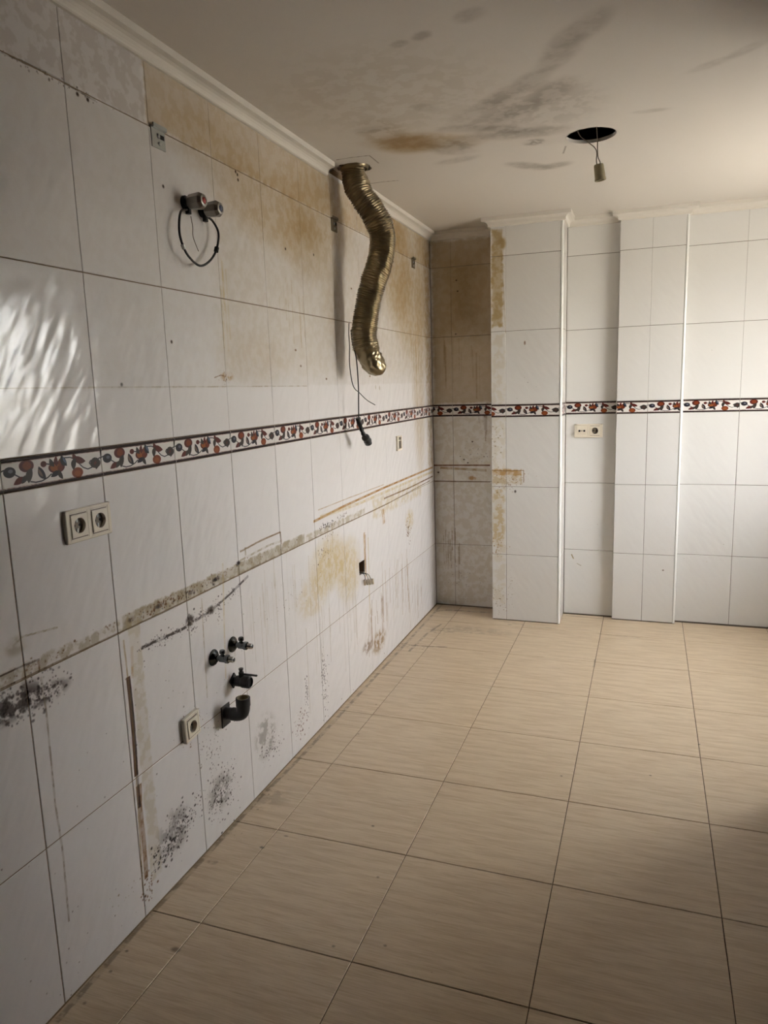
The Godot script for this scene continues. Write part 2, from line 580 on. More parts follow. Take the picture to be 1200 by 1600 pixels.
func angle_valve(at: Vector3, label: String) -> void:
	var o := thing("angle_valve", at, OUT, label, "valve", "angle valves of the missing sink")
	var st := begin()
	lathe(st, [Vector2(0.028, 0.0), Vector2(0.028, 0.002), Vector2(0.025, 0.006), Vector2(0.018, 0.011), Vector2(0.0125, 0.013), Vector2(0.0125, 0.016), Vector2(0, 0.016)], ID, 32, true)
	part("rosette", st, dark_chrome, o)
	st = begin()
	lathe(st, [Vector2(0.009, 0.012), Vector2(0.009, 0.026), Vector2(0.0125, 0.027), Vector2(0.0125, 0.046), Vector2(0.0085, 0.047), Vector2(0.0085, 0.056), Vector2(0, 0.056)])
	part("body", st, dark_chrome, o)
	st = begin()
	lathe(st, [Vector2(0.0145, 0.047), Vector2(0.0145, 0.059), Vector2(0.011, 0.061), Vector2(0, 0.061)], ID, 6, false, true)
	part("nut", st, dark_chrome, o)
	st = begin()
	var prof := []
	for k in 6:
		prof.append(Vector2(0.0096, 0.06 + k * 0.003))
		prof.append(Vector2(0.0086, 0.0615 + k * 0.003))
	prof.append(Vector2(0.0086, 0.078))
	prof.append(Vector2(0.006, 0.079))
	prof.append(Vector2(0.006, 0.07))
	prof.append(Vector2(0, 0.07))
	lathe(st, prof, ID, 20)
	part("outlet_nipple", st, chrome, o)
	st = begin()
	lathe(st, [Vector2(0.0055, 0.008), Vector2(0.0055, 0.018), Vector2(0.009, 0.018), Vector2(0.0098, 0.021), Vector2(0.009, 0.028), Vector2(0.007, 0.03), Vector2(0, 0.03)], Transform3D(Basis(Vector3.RIGHT, -PI / 2), Vector3(0, 0, 0.036)), 16)
	part("stem", st, dark_chrome, o)

func stop_valve(at: Vector3, dot: StandardMaterial3D, label: String) -> void:
	var o := thing("stop_valve", at, OUT, label, "valve", "stop valves of the missing boiler")
	var st := begin()
	lathe(st, [Vector2(0.019, 0.0), Vector2(0.019, 0.006), Vector2(0.015, 0.008), Vector2(0.015, 0.02), Vector2(0, 0.02)], ID, 20)
	lathe(st, [Vector2(0.008, 0.0), Vector2(0.008, 0.03), Vector2(0, 0.03)], Transform3D(Basis(Vector3.RIGHT, PI / 2), Vector3(0, 0, 0.011)), 14)
	part("body", st, black, o)
	st = begin()
	lathe(st, [Vector2(0.016, 0.016), Vector2(0.0195, 0.019), Vector2(0.0225, 0.05), Vector2(0.0225, 0.054), Vector2(0.0165, 0.063), Vector2(0.0105, 0.064), Vector2(0.0095, 0.062), Vector2(0, 0.062)], Transform3D(Basis(Vector3.BACK, 0.4), Vector3.ZERO), 8, false, true)
	part("knob", st, knob_metal, o)
	st = begin()
	lathe(st, [Vector2(0.0085, 0.0622), Vector2(0.0085, 0.0635), Vector2(0.005, 0.0645), Vector2(0, 0.0647)], ID, 18, true)
	part("colour_dot", st, dot, o)
	o.scale = Vector3.ONE * 1.1

func cabinet_bracket(at: Vector3, label: String, m: Material) -> void:
	var o := thing("cabinet_bracket", at, OUT, label, "bracket", "cupboard brackets on the left wall")
	var st := begin()
	box(st, Vector3(-0.031, -0.028, 0.0), Vector3(0.031, 0.028, 0.0028), 0.0006)
	part("plate", st, m, o)
	st = begin()
	box(st, Vector3(-0.031, 0.0225, 0.0028), Vector3(0.031, 0.0262, 0.009), 0.0006)
	box(st, Vector3(-0.031, 0.0235, 0.0085), Vector3(0.031, 0.0345, 0.0112), 0.0006)
	part("lip", st, m, o)
	for s in [Vector2(-0.002, 0.006), Vector2(0.002, -0.014)]:
		st = begin()
		lathe(st, [Vector2(0.006, 0.0028), Vector2(0.0056, 0.0045), Vector2(0.0035, 0.0058), Vector2(0, 0.006)], Transform3D(Basis.IDENTITY, Vector3(s.x, s.y, 0)), 16, true)
		part("screw", st, steel, o)
	st = begin()
	box(st, Vector3(0.008, 0.0, 0.0026), Vector3(0.026, 0.012, 0.0031))
	part("slot", st, hole_dark, o)

# ---------------------------------------------------------------- the scene
func _ready() -> void:
	# camera
	var cam := Camera3D.new()
	cam.name = "camera"
	cam.position = Vector3(1.325, 1.502, 4.6895)
	cam.rotation = Vector3(-0.17122, 0.34638, -0.03178)
	cam.fov = 70.44
	cam.near = 0.02
	add_child(cam)
	cam.current = true
	# sky: bright overcast seen through the kitchen window, which is the only light of the room
	var env := Environment.new()
	var sm := ProceduralSkyMaterial.new()
	sm.sky_top_color = Color(0.97, 0.98, 1.0)
	sm.sky_horizon_color = Color(1.0, 0.99, 0.965)
	sm.ground_horizon_color = Color(0.86, 0.84, 0.8)
	sm.ground_bottom_color = Color(0.7, 0.68, 0.64)
	sm.sky_energy_multiplier = 1.0
	sm.ground_energy_multiplier = 1.0
	var sky := Sky.new()
	sky.sky_material = sm
	env.background_mode = Environment.BG_SKY
	env.sky = sky
	env.background_energy_multiplier = 3.0
	env.tonemap_mode = Environment.TONE_MAPPER_LINEAR
	env.tonemap_exposure = 9.3
	env.sdfgi_enabled = true
	env.ssao_enabled = true
	env.ssil_enabled = true
	var we := WorldEnvironment.new()
	we.name = "environment"
	we.environment = env
	add_child(we)

	# ------------------------------------------------------------ pictures of the wear
	var L := Canvas.new(0.0, 4.1, -0.01, 2.45, 480.0, Color8(224, 220, 218), false, 3)
	var B := Canvas.new(0.0, 2.6, -0.01, 2.45, 420.0, Color8(222, 220, 216), false, 5)
	var C := Canvas.new(0.0, 2.6, 0.0, 5.4, 300.0, Color8(214, 207, 198), false, 9)
	var F := Canvas.new(0.0, 2.6, 0.0, 4.6, 400.0, Color8(58, 44, 30, 0), true, 11)
	L.rect(0, 2.238, 2.86, 2.42, Color8(160, 126, 72), 0.38, 0.25, 0.01)
	L.rect(2.86, 2.238, 4.1, 2.42, Color8(140, 126, 110), 0.25, 0.6, 0.01)
	L.rect(0, 1.515, 2.6, 2.238, Color8(192, 174, 138), 0.22, 0.4, 0.1)
	L.rect(0, 1.515, 3.7, 2.238, Color8(176, 166, 150), 0.14, 0.4, 0.006)
	L.blob(2.532, 2.271, 0.39, 0.13, Color8(160, 126, 72), 0.24, 0.25)
	L.blob(2.113, 2.162, 0.52, 0.182, Color8(160, 126, 72), 0.4, 0.25)
	L.blob(1.701, 2.245, 0.52, 0.208, Color8(160, 126, 72), 0.36, 0.25)
	L.blob(1.847, 2.066, 0.325, 0.156, Color8(160, 126, 72), 0.28, 0.25)
	L.blob(0.681, 2.147, 0.364, 0.39, Color8(160, 126, 72), 0.4, 0.25)
	L.blob(0.46, 1.959, 0.39, 0.39, Color8(160, 126, 72), 0.36, 0.25)
	L.blob(0.876, 2.348, 0.52, 0.156, Color8(160, 126, 72), 0.4, 0.25)
	L.blob(0.177, 2.176, 0.208, 0.65, Color8(160, 126, 72), 0.32, 0.25)
	L.blob(0.306, 1.432, 0.156, 0.65, Color8(160, 126, 72), 0.28, 0.25)
	L.blob(2.325, 1.616, 0.325, 0.13, Color8(160, 126, 72), 0.12, 0.25)
	L.blob(1.603, 1.886, 0.156, 0.26, Color8(160, 126, 72), 0.16, 0.25)
	L.rect(0, 0.95, 0.16, 2.35, Color8(160, 126, 72), 0.32, 0.7, 0.05)
	L.drips(2.513, 0.03, 1.82, 0.3, 6, 0.012, Color8(192, 164, 106), 0.3)
	L.drips(2.103, 0.2, 1.815, 0.25, 9, 0.012, Color8(176, 150, 108), 0.3)
	L.drips(0.217, 0.25, 1.669, 0.6, 14, 0.014, Color8(160, 126, 72), 0.3)
	L.blob(2.528, 1.552, 0.05, 0.022, Color8(148, 96, 36), 0.5, 0.8)
	L.specks(2.54, 1.548, 0.04, 0.02, 14, 0.002, 0.005, Color8(88, 56, 30), 0.65)
	L.line([2.606, 1.548, 2.567, 1.556, 2.54, 1.552], 0.004, Color8(88, 56, 30), 0.6, 0.4)
	L.blob(3.125, 2.228, 0.007, 0.007, Color8(44, 32, 24), 0.85, 0.15)
	L.blob(3.09, 2.227, 0.007, 0.007, Color8(44, 32, 24), 0.85, 0.15)
	L.blob(2.388, 2.233, 0.007, 0.007, Color8(44, 32, 24), 0.85, 0.15)
	L.blob(2.377, 2.226, 0.007, 0.007, Color8(44, 32, 24), 0.85, 0.15)
	L.blob(2.375, 2.21, 0.007, 0.007, Color8(44, 32, 24), 0.85, 0.15)
	L.blob(2.045, 2.038, 0.007, 0.007, Color8(44, 32, 24), 0.85, 0.15)
	L.blob(1.786, 2.055, 0.007, 0.007, Color8(44, 32, 24), 0.85, 0.15)
	L.blob(2.823, 1.652, 0.007, 0.007, Color8(44, 32, 24), 0.85, 0.15)
	L.blob(3.061, 1.529, 0.007, 0.007, Color8(44, 32, 24), 0.85, 0.15)
	L.blob(2.804, 2.09, 0.007, 0.007, Color8(44, 32, 24), 0.85, 0.15)
	L.blob(2.001, 1.657, 0.012, 0.006, Color8(88, 56, 30), 0.75, 0.3)
	L.blob(1.961, 1.595, 0.012, 0.006, Color8(88, 56, 30), 0.75, 0.3)
	L.blob(1.142, 1.604, 0.012, 0.006, Color8(88, 56, 30), 0.75, 0.3)
	L.blob(1.165, 1.556, 0.012, 0.006, Color8(88, 56, 30), 0.75, 0.3)
	L.blob(1.711, 1.543, 0.012, 0.006, Color8(88, 56, 30), 0.75, 0.3)
	L.blob(1.375, 1.964, 0.012, 0.006, Color8(88, 56, 30), 0.75, 0.3)
	L.blob(1.099, 2.23, 0.012, 0.006, Color8(88, 56, 30), 0.75, 0.3)
	L.blob(1.054, 2.216, 0.012, 0.006, Color8(88, 56, 30), 0.75, 0.3)
	L.blob(1.085, 1.5, 0.012, 0.016, Color8(132, 116, 82), 0.5, 0.5)
	L.blob(1.027, 1.496, 0.012, 0.016, Color8(132, 116, 82), 0.5, 0.5)
	L.line([3.458, 1.524, 3.136, 1.523, 2.629, 1.519, 1.91, 1.514], 0.004, Color8(150, 134, 108), 0.5, 0.6)
	L.line([3.353, 2.237, 3.202, 2.241, 3.06, 2.234], 0.007, Color8(44, 32, 24), 0.55, 0.7)
	L.specks(3.199, 2.234, 0.22, 0.012, 40, 0.002, 0.005, Color8(44, 32, 24), 0.65)
	L.rect(2, 0.866, 3.15, 0.912, Color8(132, 116, 82), 0.62, 0.5, 0.006)
	L.rect(3.15, 0.866, 3.66, 0.905, Color8(132, 116, 82), 0.42, 0.75, 0.01)
	L.rect(1.3, 0.866, 2, 0.9, Color8(150, 132, 98), 0.45, 0.7, 0.008)
	L.specks(2.71, 0.897, 0.5, 0.016, 160, 0.002, 0.006, Color8(88, 56, 30), 0.78)
	L.specks(2.888, 0.883, 0.2, 0.012, 50, 0.003, 0.007, Color8(34, 26, 26), 0.78)
	L.specks(3.442, 0.889, 0.2, 0.015, 50, 0.002, 0.005, Color8(88, 56, 30), 0.65)
	L.line([3.554, 0.869, 3.489, 0.868, 3.161, 0.867, 2.847, 0.865, 2.418, 0.868, 2.216, 0.867, 1.561, 0.866, 1.015, 0.862, 0.101, 0.879], 0.006, Color8(92, 70, 46), 0.75, 0.3)
	L.line([3.55, 0.898, 3.497, 0.898, 3.437, 0.895], 0.006, Color8(44, 32, 24), 0.7, 0.5)
	L.line([3.441, 0.894, 3.441, 0.868], 0.006, Color8(88, 56, 30), 0.6, 0.4)
	L.line([3.507, 0.952, 3.478, 0.965, 3.373, 0.952], 0.006, Color8(132, 116, 82), 0.45, 0.6)
	L.blob(3.499, 0.949, 0.04, 0.03, Color8(132, 116, 82), 0.35, 0.6)
	L.line([2.521, 0.946, 2.383, 0.954, 2.216, 0.956, 2.211, 0.907], 0.008, Color8(112, 86, 56), 0.75, 0.3)
	L.line([2.485, 0.954, 2.484, 0.924], 0.012, Color8(132, 116, 82), 0.5, 0.4)
	L.line([2.525, 0.915, 2.313, 0.924, 2.21, 0.919], 0.01, Color8(132, 116, 82), 0.5, 0.8)
	L.line([1.912, 0.94, 1.592, 0.951, 1.006, 0.959, 0.032, 0.96], 0.014, Color8(148, 96, 36), 0.8, 0.4)
	L.line([1.861, 0.982, 1.549, 0.981, 1.004, 0.977], 0.006, Color8(150, 110, 64), 0.5, 0.5)
	L.line([1.011, 0.9, 0.549, 0.895, 0.037, 0.9], 0.01, Color8(88, 56, 30), 0.8, 0.4)
	L.line([1.845, 0.948, 1.389, 0.933, 0.546, 0.933, 0.034, 0.93], 0.02, Color8(192, 164, 106), 0.5, 0.6)
	L.specks(1.761, 0.898, 0.09, 0.014, 46, 0.003, 0.008, Color8(34, 26, 26), 0.975)
	L.specks(1.596, 0.909, 0.08, 0.01, 22, 0.003, 0.006, Color8(44, 32, 24), 0.91)
	L.specks(1.745, 0.847, 0.08, 0.02, 14, 0.003, 0.005, Color8(44, 32, 24), 0.78)
	L.rect(0.3, 0.81, 1.2, 0.93, Color8(192, 164, 106), 0.3, 0.8, 0.02)
	L.blob(2.981, 0.889, 0.03, 0.01, Color8(34, 26, 26), 0.85, 0.7)
	L.blob(2.68, 0.889, 0.035, 0.01, Color8(34, 26, 26), 0.85, 0.7)
	L.blob(2.82, 0.884, 0.018, 0.01, Color8(34, 26, 26), 0.85, 0.7)
	L.blob(3.11, 0.888, 0.02, 0.01, Color8(34, 26, 26), 0.85, 0.7)
	L.blob(2.538, 0.909, 0.02, 0.01, Color8(34, 26, 26), 0.85, 0.7)
	L.specks(2.951, 0.888, 0.14, 0.014, 60, 0.003, 0.007, Color8(88, 56, 30), 0.91)
	L.rect(3.075, 0.09, 3.13, 0.9, Color8(170, 150, 108), 0.3, 0.6, 0.006)
	L.line([3.145, 0.733, 3.144, 0.644, 3.145, 0.558, 3.15, 0.44], 0.02, Color8(58, 28, 18), 1, 0.1)
	L.line([3.144, 0.725, 3.142, 0.637, 3.143, 0.553, 3.148, 0.439], 0.016, Color8(40, 20, 14), 0.95, 0.56)
	L.line([3.142, 0.699, 3.14, 0.613, 3.145, 0.5, 3.148, 0.394, 3.147, 0.339], 0.012, Color8(30, 14, 10), 0.95, 0.6)
	L.line([3.118, 0.812, 3.128, 0.722], 0.012, Color8(148, 96, 36), 0.35, 0.6)
	L.line([3.14, 0.409, 3.147, 0.339, 3.146, 0.201, 3.149, 0.117], 0.022, Color8(112, 72, 36), 0.75, 0.5)
	L.line([3.149, 0.408, 3.15, 0.341], 0.018, Color8(46, 20, 14), 0.9, 0.3)
	L.specks(3.146, 0.077, 0.03, 0.05, 40, 0.003, 0.007, Color8(88, 56, 30), 0.845)
	L.specks(3.214, 0.137, 0.12, 0.03, 20, 0.002, 0.005, Color8(132, 116, 82), 0.78)
	L.line([3.149, 0.841, 3.146, 0.729, 3.145, 0.596, 3.151, 0.435, 3.169, 0.074], 0.008, Color8(140, 112, 66), 0.6, 0.4)
	L.line([3.082, 0.793, 2.995, 0.79, 2.884, 0.784, 2.833, 0.786], 0.013, Color8(34, 26, 26), 0.85, 0.85)
	L.line([2.815, 0.788, 2.723, 0.794, 2.601, 0.816, 2.476, 0.847], 0.011, Color8(34, 26, 26), 0.7, 0.6)
	L.specks(2.98, 0.79, 0.1, 0.02, 70, 0.002, 0.005, Color8(34, 26, 26), 0.91)
	L.specks(2.58, 0.816, 0.07, 0.03, 30, 0.002, 0.005, Color8(34, 26, 26), 0.78)
	L.blob(2.842, 0.797, 0.03, 0.025, Color8(34, 26, 26), 0.85, 0.6)
	L.blob(2.723, 0.796, 0.035, 0.018, Color8(34, 26, 26), 0.75, 0.7)
	L.specks(2.741, 0.797, 0.12, 0.03, 70, 0.002, 0.006, Color8(34, 26, 26), 0.845)
	L.specks(2.84, 0.786, 0.05, 0.03, 40, 0.002, 0.006, Color8(34, 26, 26), 0.78)
	L.specks(2.679, 0.771, 0.02, 0.05, 20, 0.002, 0.004, Color8(34, 26, 26), 0.78)
	L.blob(3.526, 0.822, 0.13, 0.05, Color8(34, 26, 26), 0.75, 0.95)
	L.blob(3.425, 0.805, 0.09, 0.03, Color8(34, 26, 26), 0.6, 0.95)
	L.specks(3.509, 0.818, 0.13, 0.045, 240, 0.003, 0.008, Color8(34, 26, 26), 0.78)
	L.specks(3.425, 0.805, 0.07, 0.03, 90, 0.002, 0.007, Color8(34, 26, 26), 0.715)
	L.line([3.44, 0.852, 3.436, 0.766, 3.439, 0.636, 3.442, 0.528, 3.436, 0.395, 3.442, 0.204], 0.007, Color8(120, 106, 88), 0.6, 0.6)
	L.line([2.771, 0.851, 2.776, 0.732, 2.779, 0.592, 2.782, 0.515], 0.006, Color8(132, 116, 82), 0.55, 0.6)
	L.line([2.635, 0.933, 2.657, 0.669, 2.666, 0.534], 0.01, Color8(192, 164, 106), 0.35, 0.6)
	L.blob(3.008, 0.175, 0.11, 0.09, Color8(70, 64, 58), 0.38, 0.95)
	L.specks(2.965, 0.18, 0.09, 0.06, 140, 0.002, 0.007, Color8(34, 26, 26), 0.975)
	L.specks(3.045, 0.144, 0.09, 0.05, 150, 0.002, 0.008, Color8(34, 26, 26), 0.975)
	L.blob(2.746, 0.163, 0.1, 0.08, Color8(80, 74, 66), 0.34, 0.95)
	L.specks(2.747, 0.152, 0.1, 0.09, 260, 0.002, 0.007, Color8(34, 26, 26), 0.91)
	L.blob(2.426, 0.205, 0.1, 0.11, Color8(104, 98, 88), 0.4, 0.9)
	L.specks(2.382, 0.144, 0.08, 0.06, 110, 0.002, 0.006, Color8(34, 26, 26), 0.78)
	L.specks(2.132, 0.119, 0.07, 0.06, 80, 0.002, 0.007, Color8(70, 40, 30), 0.91)
	L.specks(2.058, 0.216, 0.02, 0.1, 50, 0.003, 0.006, Color8(34, 26, 26), 0.845)
	L.specks(1.878, 0.215, 0.035, 0.16, 110, 0.003, 0.006, Color8(34, 26, 26), 0.845)
	L.specks(2.782, 0.334, 0.1, 0.09, 80, 0.002, 0.005, Color8(44, 32, 24), 0.78)
	L.specks(2.875, 0.469, 0.07, 0.06, 50, 0.002, 0.006, Color8(88, 56, 30), 0.78)
	L.drips(2.345, 0.3, 0.662, 0.3, 12, 0.006, Color8(150, 134, 108), 0.28)
	L.drips(2.06, 0.35, 0.738, 0.35, 20, 0.007, Color8(150, 128, 90), 0.32)
	L.drips(1.756, 0.3, 0.477, 0.4, 22, 0.006, Color8(120, 100, 70), 0.36)
	L.blob(1.766, 0.721, 0.26, 0.16, Color8(192, 164, 106), 0.6, 0.5)
	L.blob(1.545, 0.636, 0.2, 0.2, Color8(192, 164, 106), 0.5, 0.5)
	L.blob(1.948, 0.623, 0.2, 0.12, Color8(192, 164, 106), 0.35, 0.6)
	L.line([1.325, 0.775, 1.328, 0.649, 1.32, 0.545], 0.028, Color8(148, 96, 36), 0.5, 0.5)
	L.line([1.308, 0.761, 1.322, 0.529], 0.01, Color8(120, 76, 40), 0.5, 0.5)
	L.line([1.037, 0.848, 1.024, 0.764], 0.05, Color8(148, 96, 36), 0.45, 0.6)
	L.line([1.274, 0.737, 1.286, 0.329], 0.014, Color8(192, 164, 106), 0.5, 0.5)
	L.blob(0.565, 0.701, 0.1, 0.08, Color8(192, 164, 106), 0.5, 0.7)
	L.specks(0.596, 0.636, 0.05, 0.07, 70, 0.004, 0.009, Color8(88, 56, 30), 0.845)
	L.blob(1.166, 0.139, 0.14, 0.08, Color8(128, 92, 50), 0.6, 0.75)
	L.drips(1.172, 0.16, 0.293, 0.22, 20, 0.012, Color8(118, 84, 46), 0.5)
	L.drips(0.835, 0.25, 0.419, 0.3, 22, 0.01, Color8(140, 108, 68), 0.4)
	L.blob(1.33, 0.169, 0.1, 0.05, Color8(88, 56, 30), 0.4, 0.9)
	L.drips(0.54, 0.2, 0.219, 0.2, 14, 0.012, Color8(140, 112, 72), 0.4)
	L.specks(1.794, 0.787, 0.1, 0.06, 30, 0.003, 0.006, Color8(44, 32, 24), 0.78)
	L.specks(2.185, 0.665, 0.3, 0.1, 40, 0.002, 0.004, Color8(44, 32, 24), 0.65)
	L.line([2.747, 0.152, 2.744, 0.114], 0.006, Color8(44, 32, 24), 0.6, 0.4)
	L.specks(3.021, 0.598, 0.6, 0.3, 60, 0.002, 0.004, Color8(44, 32, 24), 0.65)
	L.specks(3.427, 0.119, 0.3, 0.12, 20, 0.002, 0.004, Color8(44, 32, 24), 0.65)
	L.specks(1.488, -0.046, 0.5, 0.1, 30, 0.003, 0.006, Color8(88, 56, 30), 0.65)

	B.rect(0, 1.37, 0.437, 2.41, Color8(150, 122, 78), 0.5, 0.12, 0.02)
	B.rect(0, 1.75, 0.437, 2.41, Color8(120, 94, 54), 0.5, 0.12, 0.2)
	B.rect(0, 0, 0.437, 1.3, Color8(170, 150, 118), 0.28, 0.6, 0.02)
	B.line([-0.009, 0.969, 0.098, 0.97, 0.382, 0.972], 0.012, Color8(88, 56, 30), 0.8, 0.2)
	B.line([0.044, 0.953, 0.228, 0.945, 0.357, 0.938], 0.02, Color8(128, 98, 58), 0.6, 0.5)
	B.line([-0.011, 0.861, 0.382, 0.862], 0.008, Color8(88, 56, 30), 0.6, 0.3)
	B.blob(0.262, 0.886, 0.035, 0.02, Color8(148, 96, 36), 0.6, 0.6)
	B.blob(0.03, 0.922, 0.01, 0.008, Color8(44, 32, 24), 0.8, 0.5)
	B.blob(0.172, 2.154, 0.008, 0.006, Color8(44, 32, 24), 0.8, 0.2)
	B.blob(0.179, 2.087, 0.008, 0.006, Color8(44, 32, 24), 0.8, 0.2)
	B.blob(0.163, 1.821, 0.008, 0.006, Color8(44, 32, 24), 0.8, 0.2)
	B.blob(0.265, 1.127, 0.008, 0.006, Color8(44, 32, 24), 0.8, 0.2)
	B.blob(0.207, 1.009, 0.008, 0.006, Color8(44, 32, 24), 0.8, 0.2)
	B.blob(0.233, 0.988, 0.008, 0.006, Color8(44, 32, 24), 0.8, 0.2)
	B.blob(0.22, 1.337, 0.008, 0.006, Color8(44, 32, 24), 0.8, 0.2)
	B.drips(0.111, 0.06, 0.41, 0.28, 12, 0.008, Color8(110, 88, 58), 0.5)
	B.drips(0.338, 0.03, 1.293, 0.2, 8, 0.01, Color8(88, 56, 30), 0.4)
	B.drips(0.195, 0.18, 1.666, 0.3, 12, 0.01, Color8(110, 84, 48), 0.3)
	B.specks(0.272, 1.043, 0.1, 0.1, 40, 0.002, 0.005, Color8(44, 32, 24), 0.78)
	B.specks(0.175, 0.212, 0.12, 0.1, 40, 0.002, 0.005, Color8(44, 32, 24), 0.65)
	B.rect(0.437, 1.83, 0.515, 2.4, Color8(170, 146, 100), 0.85, 0.35, 0.012)
	B.blob(0.509, 2.311, 0.03, 0.05, Color8(170, 146, 100), 0.8, 0.5)
	B.rect(0.437, 0.1, 0.53, 1.8, Color8(196, 182, 150), 0.3, 0.8, 0.02)
	B.rect(0.437, 0.48, 0.52, 0.86, Color8(186, 156, 100), 0.5, 0.7, 0.02)
	B.rect(0.437, 0.88, 0.625, 0.98, Color8(176, 148, 100), 0.45, 0.7, 0.01)
	B.rect(0.437, 0.935, 0.625, 0.975, Color8(170, 122, 62), 0.6, 0.55, 0.006)
	B.line([0.437, 0.966, 0.525, 0.963, 0.635, 0.968, 0.635, 0.892], 0.006, Color8(120, 92, 56), 0.7, 0.3)
	B.specks(0.564, 0.915, 0.1, 0.03, 50, 0.002, 0.006, Color8(120, 80, 40), 0.78)
	B.specks(0.466, 1.145, 0.05, 0.16, 50, 0.003, 0.008, Color8(132, 116, 82), 0.78)
	B.specks(0.524, 0.867, 0.09, 0.03, 26, 0.003, 0.007, Color8(88, 56, 30), 0.78)
	B.blob(0.584, 0.836, 0.009, 0.012, Color8(44, 32, 24), 0.8, 0.3)
	B.specks(0.475, 0.498, 0.05, 0.1, 50, 0.003, 0.007, Color8(140, 100, 50), 0.78)
	B.specks(0.481, 0.12, 0.06, 0.08, 50, 0.003, 0.007, Color8(130, 112, 84), 0.715)
	B.specks(0.555, 0.21, 0.02, 0.12, 24, 0.002, 0.005, Color8(130, 112, 84), 0.715)
	B.line([0.505, 2.239, 0.527, 1.796], 0.007, Color8(158, 140, 110), 0.5, 0.5)
	B.blob(0.641, 1.731, 0.008, 0.016, Color8(88, 56, 30), 0.7, 0.3)
	B.specks(0.68, 1.337, 0.2, 0.3, 10, 0.002, 0.004, Color8(44, 32, 24), 0.52)
	B.line([0.907, 0.4, 0.92, 0.371], 0.008, Color8(130, 110, 60), 0.8, 0.2)
	B.line([0.94, 0.342, 0.968, 0.327], 0.004, Color8(120, 104, 70), 0.6, 0.3)
	B.blob(1.459, 0.337, 0.008, 0.006, Color8(110, 90, 76), 0.8, 0.2)
	B.specks(1.316, 0.688, 0.6, 0.7, 22, 0.002, 0.003, Color8(132, 116, 82), 0.65)

	C.blob(0.409, 1.712, 0.17, 0.15, Color8(140, 104, 52), 0.6, 0.2, 0.5)
	C.blob(0.463, 1.712, 0.3, 0.14, Color8(140, 108, 60), 0.4, 0.4, 0.4)
	C.blob(0.358, 1.875, 0.12, 0.2, Color8(150, 126, 92), 0.3, 0.6)
	C.smear([0.53, 1.567, 0.662, 1.677, 0.826, 1.756], 0.09, Color8(96, 86, 74), 0.186, 0.45)
	C.smear([0.686, 1.784, 0.822, 1.865, 0.946, 1.94, 1.046, 2.071], 0.081, Color8(96, 86, 74), 0.248, 0.45)
	C.smear([0.776, 1.985, 0.883, 2.088], 0.063, Color8(96, 86, 74), 0.279, 0.45)
	C.smear([0.551, 2.088, 0.601, 2.02], 0.045, Color8(96, 86, 74), 0.186, 0.45)
	C.smear([0.634, 2.545, 0.651, 2.55], 0.027, Color8(96, 86, 74), 0.279, 0.45)
	C.smear([0.706, 2.564, 0.722, 2.573], 0.032, Color8(96, 86, 74), 0.279, 0.45)
	C.smear([0.571, 1.822, 0.73, 1.763, 0.883, 1.653], 0.054, Color8(96, 86, 74), 0.248, 0.45)
	C.smear([0.759, 1.655, 0.856, 1.642, 0.976, 1.625], 0.081, Color8(96, 86, 74), 0.31, 0.45)
	C.smear([0.742, 1.261, 0.865, 1.138, 0.952, 1.159], 0.063, Color8(96, 86, 74), 0.31, 0.45)
	C.smear([0.902, 2.08, 1.001, 2.197, 1.113, 2.377, 1.189, 2.499], 0.063, Color8(96, 86, 74), 0.217, 0.45)
	C.smear([0.46, 1.408, 0.608, 1.436], 0.054, Color8(96, 86, 74), 0.186, 0.45)
	C.smear([1.434, 1.993, 1.539, 2.056, 1.616, 2.131], 0.036, Color8(96, 86, 74), 0.136, 0.45)
	C.smear([0.657, 1.871, 0.823, 1.996], 0.09, Color8(96, 86, 74), 0.186, 0.45)
	C.smear([0.503, 1.668, 0.578, 1.544], 0.108, Color8(96, 86, 74), 0.217, 0.45)
	C.smear([1.033, 2.303, 1.12, 2.454], 0.054, Color8(96, 86, 74), 0.155, 0.45)
	C.smear([1.257, 1.692, 1.377, 1.677], 0.027, Color8(96, 86, 74), 0.155, 0.45)
	C.smear([0.277, 1.936, 0.377, 1.928], 0.045, Color8(96, 86, 74), 0.186, 0.45)
	C.smear([0.846, 2.619, 0.876, 2.635], 0.045, Color8(96, 86, 74), 0.217, 0.45)
	C.blob(0.876, 1.517, 0.06, 0.05, Color8(96, 86, 74), 0.4, 0.8)
	C.line([0.968, 1.311, 0.989, 1.411], 0.008, Color8(96, 86, 74), 0.5, 0.3)
	C.blob(0.973, 1.895, 0.25, 0.3, Color8(96, 86, 74), 0.18, 0.6)
	C.blob(0.478, 2.214, 0.5, 0.5, Color8(150, 136, 112), 0.2, 0.6)
	C.line([0.062, 1.65, 0.136, 1.653, 0.211, 1.645, 0.211, 1.528], 0.006, Color8(84, 72, 58), 0.7, 0.2)
	C.line([0.061, 1.246, 0.135, 1.246, 0.202, 1.237], 0.006, Color8(84, 72, 58), 0.7, 0.2)

	F.blob(0.176, 0.523, 0.12, 0.1, Color8(44, 32, 24), 0.3, 0.9)
	F.line([0.042, 0.157, 0.11, 0.111, 0.396, 0.098], 0.03, Color8(44, 32, 24), 0.55, 0.7)
	F.line([0.094, 0.921, 0.108, 0.602, 0.145, 0.405], 0.02, Color8(44, 32, 24), 0.5, 0.8)
	F.line([0.062, 0.821, 0.17, 0.815, 0.288, 0.795], 0.015, Color8(44, 32, 24), 0.7, 0.6)
	F.specks(0.105, 0.832, 0.08, 0.05, 30, 0.003, 0.008, Color8(44, 32, 24), 0.91)
	F.line([0.03, 3.531, 0.017, 3.154, 0.02, 2.856, 0.019, 2.51, 0.032, 2.211, 0.035, 1.697, 0.036, 0.738, 0.038, 0.009], 0.022, Color8(44, 32, 24), 0.5, 0.75)
